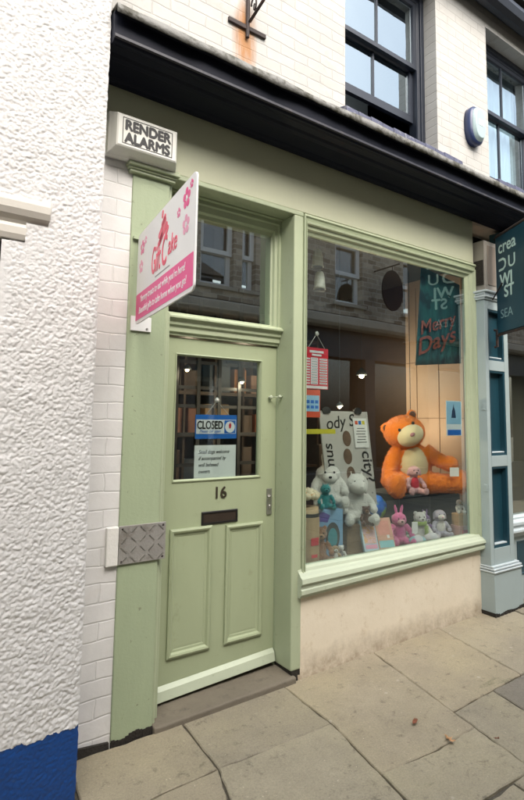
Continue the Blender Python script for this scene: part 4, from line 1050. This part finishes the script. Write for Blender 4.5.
MB().poly([(-.09,.27),(-.02,.26),(-.0,.31),(-.05,.335),(-.09,.33)], .001, FX(0,-.0605,0)).build('coloured_mark', mat('violet_print',(.10,.07,.38),.5,.4,18,60,0), gb, local=True)
plush('teal_toy', 'small teal plush toy sitting on top of the blue toy box', (1.555,.27,.84), .19, CA, F['teal'], None, None, 'horn')
# wicker box with white toy on it
wb = goods('wicker_box', 'brown woven box carrying the big white plush animal', 'box', (1.90,.33,DK), -.25, (.24,.22,.21), mat('wicker_weave', (.24,.16,.09), .8, .35, 18, 70, .8, .01, stretch=(1,1,4)))
wt = plush('plush_animal', 'large white plush animal with a long snout sitting on the woven box', (1.91,.32,.70), .40, CA, F['white'], None, F['white'], 'horn', fat=1.3, big=1.12, snout=1.9, nose=F['white'])
plush('dark_toy', 'tiny dark brown plush toy leaning against the knee of the white plush animal', (1.90,.20,.70), .15, CA, F['dark'], None, F['brown'])
# tall round white toy at the back
wr = plush('round_plush', 'tall rounded white plush with upright ears standing behind the teal toy', (1.675,.38,.84), .40, CA-.1, F['white'], None, F['white'], 'long', head=(0,-.02,.58), fat=1.45, big=1.15)
goods('plain_plinth', 'plain dark display block under the rounded long eared white plush', 'box', (1.72,.42,DK), -.1, (.2,.18,.35), M_rubber)
plush('panda_toy', 'tiny black and white plush toy on the hessian beside the blue toy box', (1.63,.18,DK), .105, CA, F['white'], F['grey'], F['white'], 'round', fat=.9)
# two flat boxes leaning at the front
def book(name, label, loc, rz, size, base, marks):
    t = goods(name, label, 'box', loc, rz, size, base, lean=R(-24)); sx, sy, sz = size
    for (u0,u1,v0,v1,mt) in marks: MB().box(-sx/2+u0*sx,-sx/2+u1*sx,-sy/2-.0012,-sy/2-.0002,v0*sz,v1*sz).build('cover_print', mt, t, local=True)
    return t
M_ltblue = mat('light_blue_card', (.45,.62,.72), .4, .1, 8, 40, 0); M_peach = mat('peach_card', (.66,.36,.26), .4, .12, 8, 40, 0)
M_mixp = mat('mixed_pink_print', (.80,.50,.52), .5, .4, 28, 60, 0, stain=(.75,.40,.15), stain_t=(.5,.6), stain_sc=30)
book('gift_book', 'pale blue gift book with pink picture leaning at the front of the display', (1.90,.135,DK+.003), -.30, (.125,.03,.255), M_ltblue, [(.1,.9,.30,.95,M_mixp),(.12,.9,.15,.27,M_palepink)])
book('gift_book', 'peach gift book with a pale turquoise band leaning beside the blue one', (2.105,.175,DK+.003), -.28, (.145,.03,.245), M_peach, [(.06,.94,.06,.28,mat('turquoise_print',(.28,.60,.64),.5,.2,20,60,0)),(.15,.85,.45,.9,mat('rose_peach_print',(.72,.30,.24),.5,.3,24,60,0)),(.6,.75,.35,.45,M_white)])
# crinkly blue and green ball on a block
goods('plain_plinth', 'small dark display block under the blue and green crinkled toy', 'box', (2.25,.45,DK), -.2, (.18,.16,.19), M_rubber)
b = MB().ell((0,0,.09), (.10,.08,.10), sub=4)
for v in b.bm.verts: v.co *= 1+.16*(float(vnoise(v.co.x+v.co.y*.7, v.co.z, .035))-.5)
bb_ = b.build('crinkle_toy', mat('blue_green_print', (.03,.17,.62), .35, .3, 10, 60, .2, .004, stain=(.30,.55,.06), stain_t=(.50,.56), stain_sc=7), None, smooth=True)
bb_.location = (2.26,.45,DK+.185); tag(bb_, 'blue and lime crinkled ball shaped toy beside the white plush animal', 'toy')
pk = plush('pink_plush', 'bright pink plush toy with a price tag sitting below the orange bear', (2.34,.27,DK), .30, CA, F['pink'], F['magenta'], F['palepink'], 'long', head=(0,-.03,.66))
MB().box(.08,.13,-.085,-.083,.10,.19).build('price_tag', M_white, pk, local=True)
# display cubby under the orange bear
cb = thing('display_cubby', 'dark grey open fronted display box supporting the big orange bear', 'box', (2.86,.52,DK))
b = MB().box(-.42,.42,-.16,.30,.345,.37).box(-.42,-.40,-.16,.30,0,.345).box(.40,.42,-.16,.30,0,.345).box(-.01,.01,-.15,.30,0,.345)
b.build('shell', M_rubber, cb, local=True, bevel=.002)
MB().box(-.40,.40,.28,.30,0,.345).build('back', mat('dark_teal_card', (.035,.075,.08), .6, .2, 5, 40, 0), cb, local=True)
wr2 = plush('white_bunny', 'white plush rabbit with a lime green scarf sitting in front of the grey cubby', (2.575,.25,DK), .26, CA, F['white'], None, F['white'], 'round')
MB().lathe((0,-.01,.135), [(.05,0),(.058,.006),(.056,.03),(.045,.034)], 18).box(.01,.04,-.085,-.07,.06,.14).build('scarf', F['green'], wr2, local=True, smooth=True)
plush('lilac_plush', 'lilac white plush toy with floppy ears sitting right of the scarfed white plush', (2.87,.28,DK), .245, CA, F['lilac'], F['white'], F['white'], 'flop', nose=M_palepink, fat=1.2, big=1.15)
def egg(label, loc, rz, col):
    b = MB().ell((0,0,.042), (.075,.048,.042), sub=3)
    o = b.build('oval_pouch', col, None, smooth=True); o.location = loc; o.rotation_euler = (0,0,rz)
    tag(o, label, 'pouch')
    MB().ell((0,-.006,.048), (.052,.044,.039), sub=3).build('top_patch', mat(o.name+'_patch', (.62,.62,.66), .7, .2, 30, 60, .1), o, local=True, smooth=True)
egg('pale turquoise oval fabric pouch lying at front of the display', (2.405,.13,DK), -.4, mat('turquoise_fabric', (.25,.50,.56), .8, .2, 20, 80, .2))
egg('white oval fabric pouch lying at front beside the turquoise pouch', (2.60,.145,DK), -.35, mat('offwhite_fabric', (.62,.58,.60), .8, .2, 20, 80, .2))
tw = goods('gift_box', 'small pink box at the base of the right end stack in the window', 'box', (3.02,.17,DK), -.2, (.13,.11,.10), mat('dusty_pink_card', (.60,.34,.32), .5, .1, 8, 40, 0))
MB().box(-.03,.03,-.0562,-.0552,.035,.065).build('cover_print', M_red, tw, local=True)
goods('gift_box', 'tan box stacked on the small pink box at the right end of the window', 'box', (3.02,.17,DK+.1012), -.3, (.11,.10,.10), mat('tan_box_card', (.50,.34,.18), .6, .1, 8, 40, 0))
plush('white_pup', 'tiny white plush toy sitting on top of the tan and pink box stack', (3.02,.18,DK+.202), .125, CA, F['white'], None, F['cream'], 'flop')
plush('mint_plush', 'small pale mint plush rabbit with upright ears squeezed behind the pink plush', (2.48,.42,DK), .24, CA, fur('mint_fur',(.40,.60,.52),.1), None, F['white'], 'long')
plush('violet_plush', 'little violet plush toy with long ears squeezed between the scarfed white plush and lilac plush', (2.74,.33,DK), .21, CA+.2, fur('violet_fur',(.25,.12,.36),.15), F['lilac'], F['lilac'], 'long')
plush('striped_toy', 'tiny tan plush toy with floppy ears beside the tall canister on the hessian', (1.52,.12,DK), .13, CA, fur('tan_fur',(.48,.33,.18),.15), F['white'], F['white'], 'flop')
# the big orange bear
ob = plush('teddy_bear', 'big bright orange teddy bear with cream tummy and muzzle slumped on the grey cubby', (2.72,.47,.862), .70, -.55, F['orange'], F['cream'], F['cream'], 'round', fat=1.38, big=1.28,
    arms=[[(-.17,-.05,.50),(-.30,-.14,.33),(-.34,-.22,.16)],[(.17,-.05,.52),(.31,-.14,.42),(.44,-.22,.37)]],
    legs=[[(-.12,-.08,.13),(-.27,-.26,.13),(-.31,-.48,.10)],[(.12,-.06,.13),(.34,-.18,.13),(.58,-.22,.12)]], limb=1.3,
    head=(-.10,-.08,.76), tilt=-27, nose=mat('dusty_pink_nose', (.45,.22,.24), .6, .1, 20, 60, 0), ear_in=F['dark'])
MB().box(.27,.35,-.245,-.243,.16,.235).build('price_tag', M_white, ob, local=True)
plush('pink_toy', 'small pale pink plush toy in red vest sitting on the lap of the orange bear', (2.50,.245,.885), .25, -.4, F['palepink'], mat('red_felt', (.55,.03,.05), .9, .2, 20, 80, .3), F['palepink'], 'flop')

# ================================================================== SHELVES AND LAMPS INSIDE
def shelf_unit(label, x0, x1, y, cols):
    t = thing('shelf_unit', label, 'shelf', ((x0+x1)/2, y, -.05))
    z_l = [.02,.5,.95,1.36,1.74,2.12,2.5]
    b = MB(); b.box(x0-.03,x0,y-.16,y+.16,-.05,2.53).box(x1,x1+.03,y-.16,y+.16,-.05,2.53); b.build('side_panel', M_wood, t)
    for z in z_l: MB().box(x0,x1,y-.16,y+.16,z-.03,z).build('shelf_board', M_wood, t)
    n = cols
    for k in range(1,n): MB().box(x0+(x1-x0)*k/n-.01, x0+(x1-x0)*k/n+.01, y-.158, y+.158, -.0, 2.47).build('divider', M_wood, t)
    MB().box(x0,x1,y+.161,y+.17,-.05,2.53).build('back_panel', mat('shelf_back', (.10,.055,.03), .7, .2, 5, 40, 0), t)
    return z_l
warm = [(.42,.17,.05),(.36,.20,.08),(.28,.09,.035),(.40,.25,.12),(.20,.10,.05),(.30,.13,.08),(.10,.07,.05),(.33,.20,.14),(.06,.075,.09)]
M_goods = [mat('boxed_goods_%s' % n_, c, .55, .3, 12, 40, .05) for n_, c in zip(('amber','honey','rust','sand','brown','clay','umber','blush','slate'), warm)]
def stock(x0, x1, y, z_l, cols, label, group, lo=1):
    proto = None
    for zi in range(lo, len(z_l)-1):
        x = x0+.03
        while x < x1-.15:
            wd = random.choice((.10,.14,.19,.24)); hh = random.uniform(.16, .30); 
            if x+wd > x1-.02: break
            b = MB().box(-wd/2,wd/2,-.06,.06,0,hh)
            o = b.build('boxed_goods', random.choice(M_goods), None, bevel=.004); o.location = (x+wd/2, y-.06+random.uniform(-.03,.03), z_l[zi]+.001); o.rotation_euler = (0,0,random.uniform(-.15,.15))
            tag(o, label, 'box', group)
            x += wd+random.uniform(.01,.09)
zl = shelf_unit('dark wooden shelving crammed with warm coloured boxes seen through the door glass', .42, 1.95, 1.75, 5)
stock(.42, 1.95, 1.75, zl, 5, 'warm coloured box on the dark shelving seen through the door glass', 'boxed goods on the shelving behind the door', 2)
zl = shelf_unit('dark wooden shelving deep inside behind the shop window display', 2.15, 3.25, 2.6, 3)
stock(2.15, 3.25, 2.6, zl, 3, 'dim box on the deep shelving behind the window display', 'boxed goods on the deep shelving', 2)
gr_ = thing('security_grille', 'black metal grille of crossing bars standing behind the door glass', 'grille', (1.15,1.40,-.05))
for x_ in np.arange(.45, 1.95, .205): MB().box(x_-.016,x_+.016,1.385,1.395,-.05,2.55).build('upright_bar', M_black, gr_)
for z_ in (.4,.75,1.1,1.36,1.6,1.76,1.98,2.3): MB().box(.42,1.95,1.396,1.404,z_-.014,z_+.014).build('cross_bar', M_black, gr_)
M_bulb = emit_mat('lit_bulb', (1.0,.78,.48), 14)
def lamp(loc, label, power, r_=.016):
    t = thing('spot_lamp', label, 'lamp', loc)
    MB().ell((0,0,0), r_, sub=2).build('bulb', M_bulb, t, local=True, smooth=True)
    MB().lathe((0,0,0), [(r_*2.2,r_*.2),(r_*2.0,r_*1.4),(r_*.8,r_*2.6),(r_*.5,r_*3)], 14).build('shade', M_rubber, t, local=True, smooth=True)
    MB().tube([(0,0,r_*3),(0,0,2.98-loc[2])], .003, 5).build('cord', M_black, t, local=True)
    l = bpy.data.lights.new('lamp_light', 'POINT'); l.energy = power; l.color = (1,.80,.56); l.shadow_soft_size = .03
    lo = bpy.data.objects.new('lamp_light', l); COL.objects.link(lo); lo.parent = t; lo.location = (0,-.02,-r_*2.4)
lamp((.936,1.36,1.905), 'small lit lamp at the upper left behind the door glass', 1.0)
lamp((1.482,1.36,1.828), 'small lit lamp at the upper right behind the door glass', 1.0)
lamp((2.78,1.15,1.95), 'lit spot lamp with a warm bulb hanging in the middle of the shop window', 9, .026)
lamp((3.02,.72,1.47), 'bright lit lamp beside the beige panel behind the orange bear', 3, .024)
lamp((1.90,.50,1.60), 'small lit lamp hanging in front of the lettered board', 11, .014)
